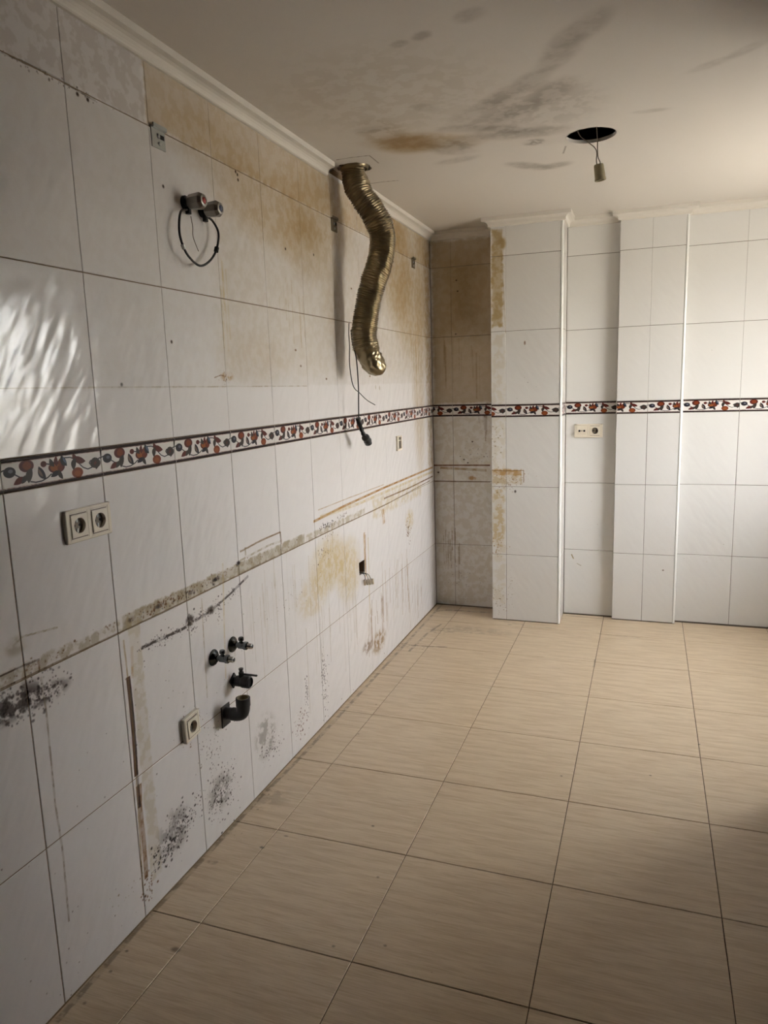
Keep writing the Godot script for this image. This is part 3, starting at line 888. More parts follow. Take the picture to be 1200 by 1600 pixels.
	F.blob(0.058, 2.885, 0.025, 0.02, Color8(44, 32, 24), 0.5, 0.8)
	F.blob(0.038, 2.495, 0.12, 0.1, Color8(44, 32, 24), 0.28, 0.9)
	F.blob(0.17, 3.242, 0.02, 0.012, Color8(44, 32, 24), 0.7, 0.2)
	F.blob(0.488, 2.552, 0.008, 0.006, Color8(44, 32, 24), 0.8, 0.2)
	F.blob(0.176, 2.773, 0.012, 0.008, Color8(44, 32, 24), 0.9, 0.2)
	F.blob(0.224, 2.693, 0.012, 0.006, Color8(44, 32, 24), 0.7, 0.3)
	F.blob(1.071, 2.035, 0.007, 0.006, Color8(44, 32, 24), 0.7, 0.2)
	F.blob(1.394, 1.935, 0.007, 0.006, Color8(44, 32, 24), 0.7, 0.2)
	F.blob(0.597, 2.797, 0.007, 0.006, Color8(44, 32, 24), 0.7, 0.2)
	F.blob(0.579, 3.099, 0.007, 0.006, Color8(44, 32, 24), 0.7, 0.2)
	F.blob(0.713, 3.054, 0.007, 0.006, Color8(44, 32, 24), 0.7, 0.2)
	F.blob(0.187, 1.935, 0.007, 0.006, Color8(44, 32, 24), 0.7, 0.2)
	F.blob(0.158, 1.633, 0.007, 0.006, Color8(44, 32, 24), 0.7, 0.2)
	F.blob(0.014, 0.856, 0.007, 0.006, Color8(44, 32, 24), 0.7, 0.2)
	F.blob(0.05, 3.36, 0.007, 0.006, Color8(44, 32, 24), 0.7, 0.2)
	F.blob(0.044, 3.288, 0.007, 0.006, Color8(44, 32, 24), 0.7, 0.2)
	F.blob(0.057, 3.463, 0.007, 0.006, Color8(44, 32, 24), 0.7, 0.2)
	F.blob(1.584, 1.623, 0.007, 0.006, Color8(44, 32, 24), 0.7, 0.2)
	F.specks(0.011, 1.513, 0.06, 0.25, 40, 0.002, 0.006, Color8(44, 32, 24), 0.78)
	F.specks(0.023, 2.566, 0.06, 0.35, 50, 0.002, 0.006, Color8(44, 32, 24), 0.65)
	F.blob(0.565, 0.311, 0.02, 0.008, Color8(44, 32, 24), 0.7, 0.3)
	F.line([0.485, 0.254, 0.695, 0.304, 0.853, 0.313], 0.015, Color8(44, 32, 24), 0.4, 0.7)
	F.line([1.108, 0.344, 1.337, 0.355], 0.008, Color8(44, 32, 24), 0.4, 0.5)
	F.line([1.112, 0.771, 1.113, 0.885], 0.01, Color8(44, 32, 24), 0.5, 0.4)
	F.line([0.879, 0.033, 1.166, 0.056], 0.014, Color8(44, 32, 24), 0.5, 0.4)
	F.blob(0.387, 0.47, 0.3, 0.1, Color8(150, 90, 70), 0.25, 0.7)
	F.specks(0.285, 0.785, 0.5, 0.3, 30, 0.002, 0.005, Color8(44, 32, 24), 0.52)
	F.specks(0.776, 2.675, 0.6, 0.5, 40, 0.002, 0.003, Color8(44, 32, 24), 0.52)

	# ------------------------------------------------------------ materials
	var wall_mat := mat(Color.WHITE, 0.17)
	wall_mat.albedo_texture = L.texture()
	wall_mat.normal_enabled = true
	wall_mat.normal_texture = wavy_normals(1230, 738, 4.1, 2.46, 0.0125, 21)
	var back_mat := mat(Color.WHITE, 0.16)
	back_mat.albedo_texture = B.texture()
	back_mat.normal_enabled = true
	back_mat.normal_texture = wavy_normals(780, 738, 2.6, 2.46, 0.007, 22)
	border_mat = mat(Color.WHITE, 0.35)
	border_mat.metallic_specular = 0.25
	border_mat.albedo_texture = border_print()
	var plain_tile := mat(Color8(216, 212, 205), 0.16)
	var ceil_mat := mat(Color.WHITE, 0.9)
	ceil_mat.albedo_texture = C.texture()
	var floor_mat := mat(Color.WHITE, 0.38)
	floor_mat.albedo_texture = floor_grain()
	floor_mat.detail_enabled = true
	floor_mat.detail_albedo = F.texture()
	floor_mat.detail_uv_layer = BaseMaterial3D.DETAIL_UV_2
	floor_mat.detail_blend_mode = BaseMaterial3D.BLEND_MODE_MIX
	var grout := mat(Color8(128, 108, 82), 0.95)
	var grout_back := mat(Color8(112, 102, 90), 0.95)
	var grout_floor := mat(Color8(74, 58, 42), 0.95)
	var plaster := mat(Color8(206, 198, 184), 0.9)
	var dark_wall := mat(Color8(62, 54, 46), 0.8)
	var white_plastic := mat(Color8(232, 231, 226), 0.3)
	var mould_mat := mat(Color8(222, 216, 206), 0.75)
	chrome = mat(Color8(190, 190, 188), 0.18, 1.0)
	dark_chrome = mat(Color8(92, 96, 98), 0.24, 1.0)
	knob_metal = mat(Color8(138, 134, 128), 0.34, 1.0)
	steel = mat(Color8(168, 170, 166), 0.38, 1.0)
	black = mat(Color8(22, 21, 21), 0.5)
	cream = mat(Color8(224, 214, 196), 0.4)
	well = mat(Color8(112, 101, 86), 0.5)
	cream_dirty = mat(Color8(92, 80, 66), 0.6)
	hole_dark = mat(Color8(14, 12, 11), 0.8)
	var dull_bracket := mat(Color8(112, 98, 76), 0.6, 0.6)

	# ------------------------------------------------------------ floor
	var st := begin()
	box(st, Vector3(-0.25, -0.2, -0.2), Vector3(2.95, -0.0022, 5.6))
	var floor_node := structure("floor", st, grout_floor, "floor of large beige stone-look tiles with dark brown joints")
	var turn := Basis(Vector3.UP, -0.0045)
	var fu := turn * Vector3.RIGHT
	var fv := turn * Vector3.BACK
	var rng := RandomNumberGenerator.new()
	rng.seed = 77
	var fx := [0.002, 0.1787, 0.6464, 1.1141, 1.5818, 2.0495, 2.5172, 2.64]
	for k in range(-5, 8):
		var z1 := 3.1341 - 0.4653 * k
		var z0 := maxf(z1 - 0.4653, 0.002)
		z1 = minf(z1, 5.4)
		if z1 - z0 < 0.02:
			continue
		for i in fx.size() - 1:
			if (i >= 5 and z0 > 1.95) or (i == 4 and z0 > 2.0 and false):
				continue
			var o := Vector2(rng.randf() * 0.5, rng.randf() * 0.5)
			tile(floor_node, floor_mat, Vector3.ZERO, fu, fv, Vector3.UP, fx[i], z0, fx[i + 1], z1, func(a, b): return Vector2((a - fx[i]) + o.x, (b - z0) + o.y), Rect2(), "tile", func(a, b): return F.uv(a, b))

	# ------------------------------------------------------------ left wall
	var hole := Rect2(1.335, 0.57, 0.077, 0.066)     # z, y of the open flush box
	st = begin()
	box(st, Vector3(-0.25, -0.2, -0.2), Vector3(-0.06, 2.9, 5.6))
	for r in [[-0.2, -0.2, 5.6, hole.position.y], [-0.2, hole.end.y, 5.6, 2.9], [-0.2, hole.position.y, hole.position.x, hole.end.y], [hole.end.x, hole.position.y, 5.6, hole.end.y]]:
		box(st, Vector3(-0.06, r[1], r[0]), Vector3(-0.0017, r[3], r[2]))
	var wall_left := structure("wall_left", st, grout, "left wall of glossy white tiles stained with grease and mould above and below a floral border")
	for k in range(-7, 11):
		var z1 := 3.4833 - 0.316 * k
		var z0 := z1 - 0.316
		if k == 10:
			z0 = 0.001
		z1 = minf(z1, 5.4)
		if z1 - z0 < 0.01:
			continue
		for r in 7:
			if r == 3:
				border_tile(wall_left, Vector3.ZERO, Vector3.BACK, Vector3.RIGHT, z0, z1, 1.0, 0.0)
				continue
			var holed := Rect2() if not (r == 1 and z0 < hole.position.x and z1 > hole.end.x) else hole
			tile(wall_left, wall_mat if z1 < 4.1 else plain_tile, Vector3.ZERO, Vector3.BACK, Vector3.UP, Vector3.RIGHT, z0, Y_ROWS[r], z1, Y_ROWS[r + 1], func(a, b): return L.uv(a, b), holed)

	# ------------------------------------------------------------ back wall with its column and pilaster
	st = begin()
	box(st, Vector3(-0.25, -0.2, -0.2), Vector3(2.95, 2.9, -0.0017))
	var wall_back := structure("wall_back", st, grout_back, "back wall of white tiles with a floral border, stained in its left alcove")
	st = begin()
	box(st, Vector3(0.4375 + 0.0017, 0.0, -0.01), Vector3(0.86 - 0.0017, 2.9, 0.23 - 0.0017))
	var column := structure("column", st, grout_back, "square column clad in white tiles standing in front of the back wall by the stained alcove")
	st = begin()
	box(st, Vector3(1.166, 0.0, -0.01), Vector3(1.535 - 0.0017, 2.9, 0.05 - 0.0017))
	var pilaster := structure("pilaster", st, grout_back, "shallow pilaster of two narrow tile columns to the right of the wall sockets")
	# owner, face plane z, x from, x to, picture of the border from, to
	for f in [[wall_back, 0.0, 0.001, 0.1354, 0.57, 1.0], [wall_back, 0.0, 0.1354, 0.436, 0.0, 0.95], [column, 0.23, 0.4375, 0.5278, 0.71, 1.0], [column, 0.23, 0.5278, 0.848, 0.0, 1.0],
		[wall_back, 0.0, 0.8615, 1.1635, 0.0, 0.96], [pilaster, 0.05, 1.1647, 1.3418, 0.44, 1.0], [pilaster, 0.05, 1.3418, 1.5225, 0.0, 0.57],
		[wall_back, 0.0, 1.5365, 1.8431, 0.0, 0.97], [wall_back, 0.0, 1.8431, 2.159, 0.0, 1.0], [wall_back, 0.0, 2.159, 2.475, 0.0, 1.0], [wall_back, 0.0, 2.475, 2.6, 0.0, 0.4]]:
		var org := Vector3(0, 0, f[1])
		for r in 7:
			if r == 3:
				border_tile(f[0], org, Vector3.RIGHT, Vector3.BACK, f[2], f[3], f[4], f[5])
			else:
				tile(f[0], back_mat, org, Vector3.RIGHT, Vector3.UP, Vector3.BACK, f[2], Y_ROWS[r], f[3], Y_ROWS[r + 1], func(a, b): return B.uv(a, b))
	# the sides of column and pilaster
	for f in [[column, 0.86, 1.0, 0.001, 0.218], [column, 0.4375, -1.0, 0.001, 0.229], [pilaster, 1.535, 1.0, 0.001, 0.038], [pilaster, 1.1645, -1.0, 0.001, 0.0495]]:
		var org := Vector3(f[1], 0, 0)
		for r in 7:
			if r == 3:
				border_tile(f[0], org, Vector3.BACK, Vector3.RIGHT * f[2], f[3], f[4], 0.3, 0.3 + (f[4] - f[3]) / 0.316)
			else:
				tile(f[0], plain_tile, org, Vector3.BACK, Vector3.UP, Vector3.RIGHT * f[2], f[3], Y_ROWS[r], f[4], Y_ROWS[r + 1], func(a, b): return Vector2(a, b))

	# ------------------------------------------------------------ the rest of the room, behind and beside the camera
	st = begin()
	box(st, Vector3(1.87, -0.2, 1.94), Vector3(2.95, 2.9, 5.6))
	structure("wall_right", st, dark_wall, "right wall ending in a corner beside the window, outside the frame")
	st = begin()
	box(st, Vector3(-0.25, -0.2, 5.4), Vector3(2.95, 2.9, 5.6))
	structure("wall_front", st, dark_wall, "dark wall behind the camera")
	st = begin()
	var dz0 := 0.5
	var dz1 := 1.46
	var sill := 0.92
	var dy := 2.2
	box(st, Vector3(2.6, -0.2, -0.2), Vector3(2.95, 2.9, dz0))
	box(st, Vector3(2.6, -0.2, dz1), Vector3(2.95, 2.9, 1.94))
	box(st, Vector3(2.6, dy, dz0), Vector3(2.95, 2.9, dz1))
	box(st, Vector3(2.6, -0.2, dz0), Vector3(2.95, sill, dz1))
	structure("wall_side", st, plain_tile, "wall around the kitchen window on the right, outside the frame")
	st = begin()
	for b in [[sill, sill + 0.05, dz0, dz1], [dy - 0.05, dy, dz0, dz1], [sill + 0.05, dy - 0.05, dz0, dz0 + 0.05], [sill + 0.05, dy - 0.05, dz1 - 0.05, dz1], [sill + 0.05, dy - 0.05, 0.96, 1.0]]:
		box(st, Vector3(2.82, b[0], b[2]), Vector3(2.88, b[1], b[3]), 0.004)
	var window := structure("window_1", st, white_plastic, "white framed kitchen window on the right, outside the frame")
	var glass := mat(Color(1, 1, 1, 0.04), 0.02)
	glass.transparency = BaseMaterial3D.TRANSPARENCY_ALPHA
	for q in [[dz0 + 0.05, 0.96], [1.0, dz1 - 0.05]]:
		st = begin()
		box(st, Vector3(2.847, sill + 0.05, q[0]), Vector3(2.853, dy - 0.05, q[1]))
		part("pane", st, glass, window)
	st = begin()
	box(st, Vector3(2.79, 1.45, 0.965), Vector3(2.82, 1.475, 0.995), 0.004)
	box(st, Vector3(2.785, 1.36, 0.97), Vector3(2.8, 1.475, 0.99), 0.004)
	part("handle", st, steel, window)

	# ------------------------------------------------------------ ceiling: a board with a lamp hole and a torn duct hole, a dark void above it
	st = begin()
	var down := Basis(Vector3.RIGHT, Vector3.BACK, Vector3.DOWN)      # local +Z looks down, +X along x, +Y along z
	var lamp_c := Vector2(1.095, 1.5)
	var duct_c := Vector2(0.09, 1.51)
	var cu := func(p: Vector3): return C.uv(p.x, p.z)
	var flat_st := begin()
	holed_plate(flat_st, 0.4, 0.4, Vector2.ZERO, 0.096, 0.0, -0.013, 48, Transform3D(down, Vector3(lamp_c.x, CEIL, lamp_c.y)), 0.0, false)
	holed_plate(flat_st, 0.18, 0.18, Vector2.ZERO, 0.076, 0.0, -0.02, 32, Transform3D(down, Vector3(duct_c.x, CEIL, duct_c.y)), 0.09, false)
	for r in [[-0.25, -0.2, 2.95, 1.3], [-0.25, 1.7, 2.95, 5.6], [1.295, 1.3, 2.95, 1.7], [0.18, 1.3, 0.895, 1.7], [-0.25, 1.3, 0.0, 1.7], [0.0, 1.3, 0.18, 1.42], [0.0, 1.6, 0.18, 1.7]]:
		quad(flat_st, Vector3(r[0], CEIL, r[1]), Vector3(r[2], CEIL, r[1]), Vector3(r[2], CEIL, r[3]), Vector3(r[0], CEIL, r[3]))
	var arr := flat_st.commit_to_arrays()
	var uvs := PackedVector2Array()
	for p in arr[Mesh.ARRAY_VERTEX]:
		uvs.append(cu.call(p))
	var vs: PackedVector3Array = arr[Mesh.ARRAY_VERTEX]
	st.set_smooth_group(FLAT)
	for i in vs.size():
		st.set_uv(uvs[i])
		st.add_vertex(vs[i])
	st.set_uv(Vector2.ZERO)
	box(st, Vector3(-0.25, 2.85, -0.2), Vector3(2.95, 3.0, 5.6))
	structure("ceiling", st, ceil_mat, "smoke-stained cream ceiling with an open round lamp hole")

	# ------------------------------------------------------------ mouldings and corner beads
	var prof := [Vector2(-0.002, 2.405), Vector2(0.009, 2.405), Vector2(0.0125, 2.408), Vector2(0.0125, 2.414), Vector2(0.0145, 2.421), Vector2(0.02, 2.428), Vector2(0.029, 2.4325), Vector2(0.039, 2.434), Vector2(0.045, 2.435), Vector2(0.0455, 2.4375), Vector2(0.0455, 2.457), Vector2(-0.002, 2.457)]
	st = begin()
	run_moulding(st, [Vector2(0, 5.4), Vector2(0, 1.625)], prof)
	structure("trim_1", st, mould_mat, "cream ceiling moulding along the left wall, from the foreground to the duct")
	st = begin()
	run_moulding(st, [Vector2(0, 1.21), Vector2(0, 0.0)], prof)
	structure("trim_2", st, mould_mat, "short cream ceiling moulding on the left wall between the duct and the back corner")
	st = begin()
	run_moulding(st, [Vector2(0, 0), Vector2(0.4375, 0), Vector2(0.4375, 0.23), Vector2(0.86, 0.23), Vector2(0.86, 0), Vector2(1.1645, 0), Vector2(1.1645, 0.05), Vector2(1.535, 0.05), Vector2(1.535, 0), Vector2(2.6, 0)], prof)
	structure("trim_3", st, mould_mat, "cream ceiling moulding that steps around the column and the pilaster on the back wall")
	for b in [[0.86, 0.23, "white plastic corner bead on the right edge of the tiled column"], [1.535, 0.05, "white plastic corner bead on the right edge of the pilaster"]]:
		st = begin()
		var ring := [Vector2(-0.012, 0.0), Vector2(-0.012, 0.0014)]
		for k in 7:
			var t := PI / 2 - PI / 2 * k / 6.0
			ring.append(Vector2(-0.0095 + 0.011 * cos(t), -0.0095 + 0.011 * sin(t)))
		ring.append(Vector2(0.0014, -0.012))
		ring.append(Vector2(0.0, -0.012))
		for k in ring.size() - 1:
			var p: Vector2 = ring[k] + Vector2(b[0], b[1])
			var q: Vector2 = ring[k + 1] + Vector2(b[0], b[1])
			quad(st, Vector3(p.x, 0.003, p.y), Vector3(q.x, 0.003, q.y), Vector3(q.x, 2.406, q.y), Vector3(p.x, 2.406, p.y), 1)
		structure("trim_%d" % (4 if b[1] > 0.1 else 5), st, white_plastic, b[2])

	# ------------------------------------------------------------ flexible extractor duct
	var foil := mat(Color8(150, 137, 110), 0.32, 1.0)
	var dn := FastNoiseLite.new()
	dn.seed = 14
	dn.frequency = 1.0
	dn.fractal_octaves = 2
	var duct := thing("extractor_duct", Vector3(0.09, CEIL, 1.51), Vector3.ZERO, "crinkled brassy aluminium extractor duct hanging in an S from the ceiling", "duct")
	var pts := []
	for q in [[0.088, 2.53, 1.515], [0.085, 2.46, 1.512], [0.088, 2.415, 1.508], [0.115, 2.345, 1.51], [0.165, 2.262, 1.488], [0.195, 2.17, 1.462], [0.186, 2.06, 1.478], [0.158, 1.968, 1.506], [0.128, 1.862, 1.508], [0.113, 1.75, 1.518], [0.122, 1.675, 1.52]]:
		pts.append(Vector3(q[0], q[1], q[2]) - duct.position)
	var bends := smooth_path(pts, 0.0014)
	st = begin()
	tube(st, bends, func(s: float, t: float):
		var ridge := 0.003 * sin(TAU * s / 0.0092 + t) + 0.0045 * dn.get_noise_2d(s * 70.0, t * 0.3)
		var dent := dn.get_noise_3d(cos(t) * 1.1, sin(t) * 1.1, s * 13.0)
		var big := dn.get_noise_3d(cos(t) * 0.6 + 7.0, sin(t) * 0.6, s * 5.0)
		var squeeze := 1.0 - 0.16 * exp(-pow((s - 0.09) / 0.03, 2.0)) - 0.07 * exp(-pow((s - 0.2) / 0.03, 2.0))
		return (0.0565 + 0.006 * big) * squeeze + ridge * (0.75 + 0.5 * dent) + 0.0035 * dent, 40, false)
	part("hose", st, foil, duct)
	st = begin()
	var tip := []
	for q in [[0.119, 1.695, 1.519], [0.122, 1.675, 1.52], [0.132, 1.645, 1.522], [0.15, 1.612, 1.516], [0.168, 1.592, 1.502], [0.186, 1.576, 1.478]]:
		tip.append(Vector3(q[0], q[1], q[2]) - duct.position)
	var tip_path := smooth_path(tip, 0.003)
	var tip_long := 0.0
	for i in tip_path.size() - 1:
		tip_long += tip_path[i].distance_to(tip_path[i + 1])
	tube(st, tip_path, func(s: float, t: float):
		var q := clampf(s / tip_long, 0.0, 1.0)
		var r := 0.0565 * sqrt(maxf(0.0, 1.0 - pow(q, 7.0))) * lerpf(1.0, 0.84, q)
		return r * (1.0 + 0.15 * dn.get_noise_3d(cos(t) * 1.5, sin(t) * 1.5, s * 22.0) + 0.045 * dn.get_noise_3d(cos(t) * 4.0, sin(t) * 4.0, s * 70.0)) + 0.0002, 40, false)
	part("crumpled_end", st, foil, duct)
	st = begin()
	lathe(st, [Vector2(0.066, -0.002), Vector2(0.064, -0.008), Vector2(0.06, -0.014), Vector2(0.054, -0.016)], Transform3D(Basis(Vector3(0.3, 0, 1).normalized(), 0.12) * Basis(Vector3.RIGHT, -PI / 2), Vector3(0, 0.004, 0)), 22, true)
	part("collar", st, foil, duct)

	# ------------------------------------------------------------ cables that hang behind the duct
	var cable := mat(Color8(30, 32, 30), 0.5)
	var loose := thing("loose_cable", Vector3(0.05, 1.79, 1.545), Vector3.ZERO, "thin dark cable below the duct with its free end curling off to the right", "cable")
	var run := []
	for q in [[0.05, 1.79, 1.545], [0.054, 1.74, 1.562], [0.058, 1.69, 1.568], [0.06, 1.6, 1.58], [0.066, 1.51, 1.562], [0.07, 1.474, 1.49], [0.07, 1.44, 1.4], [0.07, 1.414, 1.293]]:
		run.append(Vector3(q[0], q[1], q[2]) - loose.position)
	part("cable", wire(run, 0.0021), cable, loose)
	var plugged := thing("connector_cable", Vector3(0.052, 1.76, 1.53), Vector3.ZERO, "black cable below the duct ending in a taped connector over the floral border", "cable")
	run = []
	for q in [[0.052, 1.76, 1.53], [0.058, 1.70, 1.53], [0.07, 1.633, 1.521], [0.07, 1.517, 1.508], [0.07, 1.43, 1.513], [0.07, 1.35, 1.52]]:
		run.append(Vector3(q[0], q[1], q[2]) - plugged.position)
	part("cable", wire(run, 0.0028), cable, plugged)
	var plug := smooth_path([Vector3(0.07, 1.362, 1.528) - plugged.position, Vector3(0.074, 1.325, 1.515) - plugged.position, Vector3(0.08, 1.29, 1.497) - plugged.position, Vector3(0.086, 1.255, 1.462) - plugged.position, Vector3(0.088, 1.236, 1.446) - plugged.position], 0.003)
	st = begin()
	tube(st, plug, func(s: float, t: float): return lerpf(0.0115, 0.0095, minf(s / 0.07, 1.0)) + 0.0085 * smoothstep(0.092, 0.105, s) + 0.0012 * sin(s * 240.0) + 0.001 * sin(t * 3.0 + s * 90.0), 18)
	part("taped_connector", st, black, plugged)

	# ------------------------------------------------------------ boiler stop valves, their hose and a stray wire
	stop_valve(Vector3(0, 2.066, 2.704), mat(Color8(170, 40, 30), 0.4), "chrome stop valve with a red dot, nearer of the two on the upper left wall")
	stop_valve(Vector3(0, 2.062, 2.613), mat(Color8(40, 50, 80), 0.4), "chrome stop valve with a dark dot, farther of the two on the upper left wall")
	var loop := thing("hose_loop", Vector3(0.02, 2.04, 2.69), Vector3.ZERO, "thin black hose hanging in a loop between the two stop valves", "hose")
	run = []
	for q in [[0.012, 2.045, 2.71], [0.02, 2.027, 2.757], [0.028, 1.97, 2.782], [0.03, 1.929, 2.772], [0.03, 1.9, 2.742], [0.03, 1.884, 2.69], [0.03, 1.906, 2.634], [0.03, 1.947, 2.59], [0.028, 2.0, 2.568], [0.02, 2.035, 2.585], [0.012, 2.045, 2.608]]:
		run.append(Vector3(q[0], q[1], q[2]) - loop.position)
	part("hose", wire(run, 0.0036, 10), black, loop)
	for c in [[Vector3(0.03, 1.927, 2.771), Vector3(0, 0.8, 0.5), 0.0062, steel, "ring"], [Vector3(0.03, 1.947, 2.59), Vector3(0, -0.85, 0.45), 0.0075, black, "nut"]]:
		st = begin()
		var dir: Vector3 = c[1].normalized()
		tube(st, PackedVector3Array([c[0] - dir * 0.007 - loop.position, c[0] + dir * 0.007 - loop.position]), func(_s, _t): return c[2], 12)
		part(c[4], st, c[3], loop)
	var stray := thing("stray_wire", Vector3(0.01, 2.03, 2.69), Vector3.ZERO, "short grey wire hanging inside the black hose loop", "wire")
	part("wire", wire([Vector3(0, 0.0, 0), Vector3(0.004, -0.03, 0.0), Vector3(0.006, -0.062, 0.004), Vector3(0.008, -0.1, -0.016)], 0.0013), mat(Color8(128, 120, 108), 0.5), stray)

	# ------------------------------------------------------------ brackets for the cupboards that are gone
	cabinet_bracket(Vector3(0, 2.216, 2.812), "shiny zinc cupboard bracket screwed to the left wall nearest the foreground", steel)
	cabinet_bracket(Vector3(0, 2.216, 1.557), "dull cupboard bracket on the left wall in the shadow of the duct", dull_bracket)
	cabinet_bracket(Vector3(0, 2.22, 0.37), "small dark cupboard bracket on the left wall near the back corner", dull_bracket)

	# ------------------------------------------------------------ sockets and plates
	var sock := thing("double_socket", Vector3(0, 1.186, 3.242), OUT, "cream double power socket on the left wall under the floral border", "socket")
	socket_frame(sock, [-0.0365, 0.0365], 0.16, 0.083, 0.0105)
	socket_insert(sock, -0.0365, 0.0105)
	socket_insert(sock, 0.0365, 0.0105)
	sock = thing("socket", Vector3(0.002, 0.469, 2.893), OUT + Vector3(0, 0.03, 0.06), "grimy crooked single power socket low on the left wall beside the drain elbow", "socket")
	socket_frame(sock, [0.0], 0.082, 0.082, 0.0135)
	socket_insert(sock, 0.0, 0.0135)
	sock = thing("aerial_and_power_socket", Vector3(1.0, 1.192, 0.0), Vector3.ZERO, "cream plate with an aerial outlet and a power socket on the back wall", "socket")
	socket_frame(sock, [-0.039, 0.039], 0.17, 0.083, 0.0105)
	socket_insert(sock, 0.039, 0.0105)
	var aerial := part("aerial_insert", rounded_plate(0.055, 0.055, 0.0085, 0.0125, 0.001), cream, sock)
	aerial.position.x = -0.039
	for h in [[-0.0145, 0.0062], [0.0145, 0.0062], [0.0, 0.0028]]:
		st = begin()
		lathe(st, [Vector2(h[1], 0.0122), Vector2(h[1], 0.014), Vector2(h[1] * 0.6, 0.0142), Vector2(0, 0.0132)], Transform3D(Basis.IDENTITY, Vector3(h[0], 0, 0)), 16)
		part("aerial_jack", st, hole_dark, aerial)
	var outlet := thing("cable_outlet", Vector3(0, 1.18, 0.742), OUT, "cream plate with an open slot on the left wall near the back corner", "wall plate")
	st = begin()
	for b in [[-0.042, -0.042, 0.042, -0.03], [-0.042, 0.034, 0.042, 0.042], [-0.042, -0.03, -0.018, 0.034], [0.03, -0.03, 0.042, 0.034]]:
		box(st, Vector3(b[0], b[1], 0.0), Vector3(b[2], b[3], 0.011), 0.0015)
	part("frame", st, cream, outlet)
	st = begin()
	box(st, Vector3(-0.018, -0.03, 0.0), Vector3(0.03, 0.034, 0.002))
	part("recess", st, cream_dirty, outlet)
	st = begin()
	box(st, Vector3(-0.018, 0.012, 0.001), Vector3(0.026, 0.018, 0.009), 0.001)
	part("bridge", st, cream, outlet)

	# ------------------------------------------------------------ open flush box: three wires and a terminal strip
	var strip := thing("terminal_block", Vector3(0.0, 0.59, 1.39), OUT, "translucent terminal block dangling on three wires from the open flush box", "terminal block")
	for k in 3:
		part("wire", wire([Vector3(0.004 + 0.006 * k, -0.006, -0.045), Vector3(0.012 + 0.004 * k, -0.012, -0.01), Vector3(0.014 + 0.004 * k, -0.022, 0.012 + 0.009 * k), Vector3(0.012 + 0.005 * k, -0.05, 0.018 + 0.014 * k)], 0.0019, 6), [black, mat(Color8(70, 74, 66), 0.5), mat(Color8(92, 84, 62), 0.5)][k], strip)
	st = begin()
	var lay := Transform3D(Basis(Vector3.UP, -1.25) * Basis(Vector3.BACK, 0.12), Vector3(0.016, -0.06, 0.034))
	for k in 4:
		box(st, Vector3(-0.026 + 0.0135 * k, -0.014, -0.008), Vector3(-0.0145 + 0.0135 * k, 0.014, 0.008), 0.0025, lay)
	box(st, Vector3(-0.025, -0.005, -0.006), Vector3(0.024, 0.005, 0.006), 0.001, lay)
	var milky := mat(Color8(206, 190, 164), 0.4)
	milky.backlight_enabled = true
	milky.backlight = Color(0.5, 0.45, 0.36)
	part("block", st, milky, strip)

	# ------------------------------------------------------------ plumbing of the missing sink
	angle_valve(Vector3(0, 0.634, 2.731), "dark chrome angle valve with a round rosette, nearer of the two on the left wall")
	angle_valve(Vector3(0, 0.637, 2.611), "dark chrome angle valve with a round rosette, farther of the two on the left wall")
	var tap := thing("appliance_tap", Vector3(0, 0.51, 2.623), OUT, "blackened appliance tap with a lever, between the angle valves and the drain elbow", "tap")
	st = begin()
	box(st, Vector3(-0.02, -0.02, 0.0), Vector3(0.02, 0.02, 0.006), 0.0015, Transform3D(Basis(Vector3.BACK, 0.6), Vector3.ZERO))
	part("back_plate", st, black, tap)
	st = begin()
	lathe(st, [Vector2(0.013, 0.004), Vector2(0.013, 0.014), Vector2(0.019, 0.016), Vector2(0.019, 0.038), Vector2(0.0215, 0.04), Vector2(0.0215, 0.066), Vector2(0.017, 0.07), Vector2(0.0165, 0.062), Vector2(0, 0.062)])
	part("body", st, mat(Color8(40, 39, 40), 0.4, 0.4), tap)
	st = begin()
	lathe(st, [Vector2(0.009, 0.014), Vector2(0.009, 0.034), Vector2(0.0065, 0.035), Vector2(0.0065, 0.042), Vector2(0.008, 0.043), Vector2(0.008, 0.048), Vector2(0, 0.049)], Transform3D(Basis(Vector3.RIGHT, -PI / 2), Vector3(0, 0, 0.035)), 14)
	part("stem", st, black, tap)
	st = begin()
	box(st, Vector3(-0.004, 0.0245, 0.031), Vector3(0.004, 0.0305, 0.098), 0.002)
	part("lever", st, black, tap)
	var drain := thing("drain_elbow", Vector3(0, 0.41, 2.686), OUT, "dark grey drain elbow with its open end upward on a square wall plate", "drain pipe")
	var pvc := mat(Color8(50, 49, 49), 0.45)
	st = begin()
	box(st, Vector3(-0.026, -0.038, 0.0), Vector3(0.026, 0.038, 0.004), 0.001)
	part("wall_plate", st, mat(Color8(44, 42, 41), 0.55), drain)
	st = begin()
	tube(st, smooth_path([Vector3(0, 0.008, 0.002), Vector3(0, 0.008, 0.03), Vector3(0, 0.009, 0.05), Vector3(0, 0.016, 0.066), Vector3(0, 0.032, 0.073), Vector3(0, 0.05, 0.074), Vector3(0, 0.068, 0.074)], 0.004), func(s, _t): return 0.0225 if s > 0.028 else 0.0205, 28, false)
	part("elbow", st, pvc, drain)
	st = begin()
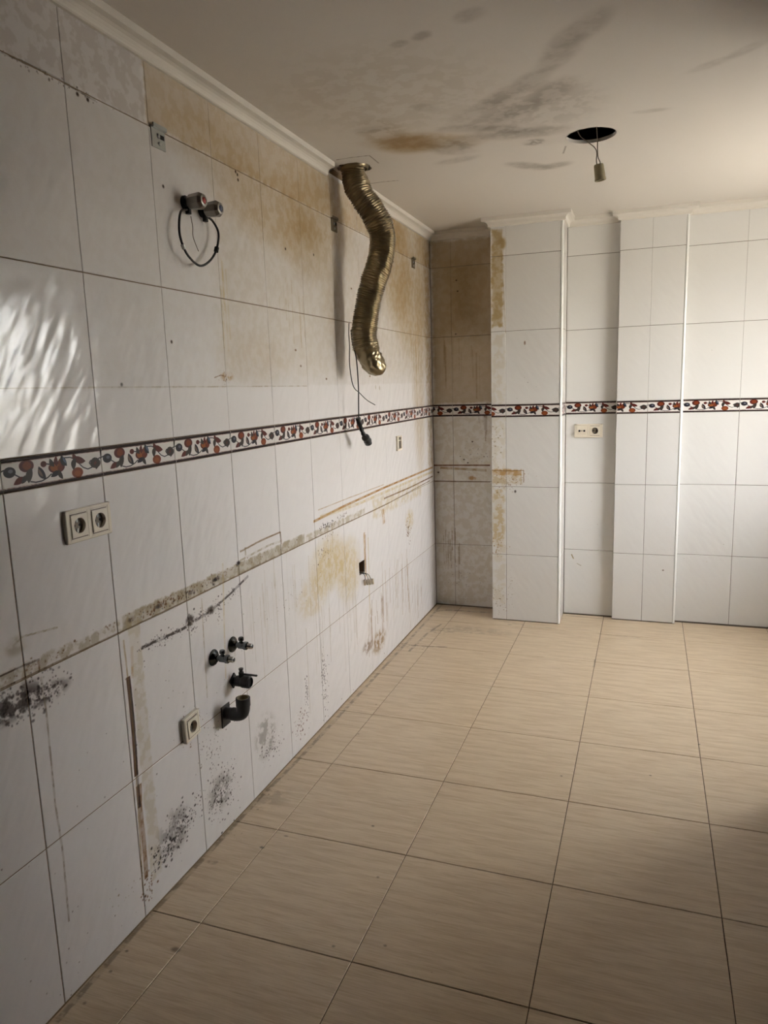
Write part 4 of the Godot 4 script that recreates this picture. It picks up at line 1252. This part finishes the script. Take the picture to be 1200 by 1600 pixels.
	lathe(st, [Vector2(0.0246, 0.044), Vector2(0.0246, 0.071), Vector2(0.0238, 0.0725), Vector2(0.0208, 0.0725), Vector2(0.0198, 0.071), Vector2(0.0198, 0.03), Vector2(0, 0.03)], Transform3D(Basis(Vector3.RIGHT, -PI / 2), Vector3(0, 0, 0.074)), 28)
	part("mouth", st, pvc, drain)
	st = begin()
	lathe(st, [Vector2(0.0209, 0.0728), Vector2(0.0184, 0.0728), Vector2(0.0184, 0.05), Vector2(0.0196, 0.05)], Transform3D(Basis(Vector3.RIGHT, -PI / 2), Vector3(0, 0, 0.074)), 28)
	part("seal_ring", st, mat(Color8(150, 140, 110), 0.6), drain)

	# ------------------------------------------------------------ lamp holder on two wires under the ceiling hole
	var lamp := thing("lamp_holder", Vector3(1.124, 2.35, 1.46), Vector3(0.06, 0, 0.13), "bare ceramic lamp holder hanging on two wires from the round ceiling hole", "lamp holder")
	st = begin()
	lathe(st, [Vector2(0.0, -0.052), Vector2(0.016, -0.052), Vector2(0.0165, -0.057), Vector2(0.0215, -0.058), Vector2(0.0225, -0.054), Vector2(0.0205, -0.045), Vector2(0.0195, 0.0), Vector2(0.0175, 0.004), Vector2(0, 0.005)], Transform3D(Basis(Vector3.RIGHT, -PI / 2), Vector3.ZERO), 28)
	part("holder", st, mat(Color8(150, 140, 112), 0.5), lamp)
	var lw := mat(Color8(120, 110, 92), 0.5)
	part("wire", wire([Vector3(-0.006, 0.0, 0), Vector3(-0.007, 0.02, 0), Vector3(-0.002, 0.05, 0.002), Vector3(-0.008, 0.07, 0.003), Vector3(-0.03, 0.095, 0.006), Vector3(-0.06, 0.13, 0.02), Vector3(-0.07, 0.2, 0.03)], 0.0019), lw, lamp)
	part("wire", wire([Vector3(0.006, 0.0, 0), Vector3(0.006, 0.014, 0), Vector3(0.001, 0.03, 0.001), Vector3(0.002, 0.06, 0.0), Vector3(0.006, 0.1, 0.0), Vector3(0.01, 0.2, 0.01)], 0.0019), lw, lamp)
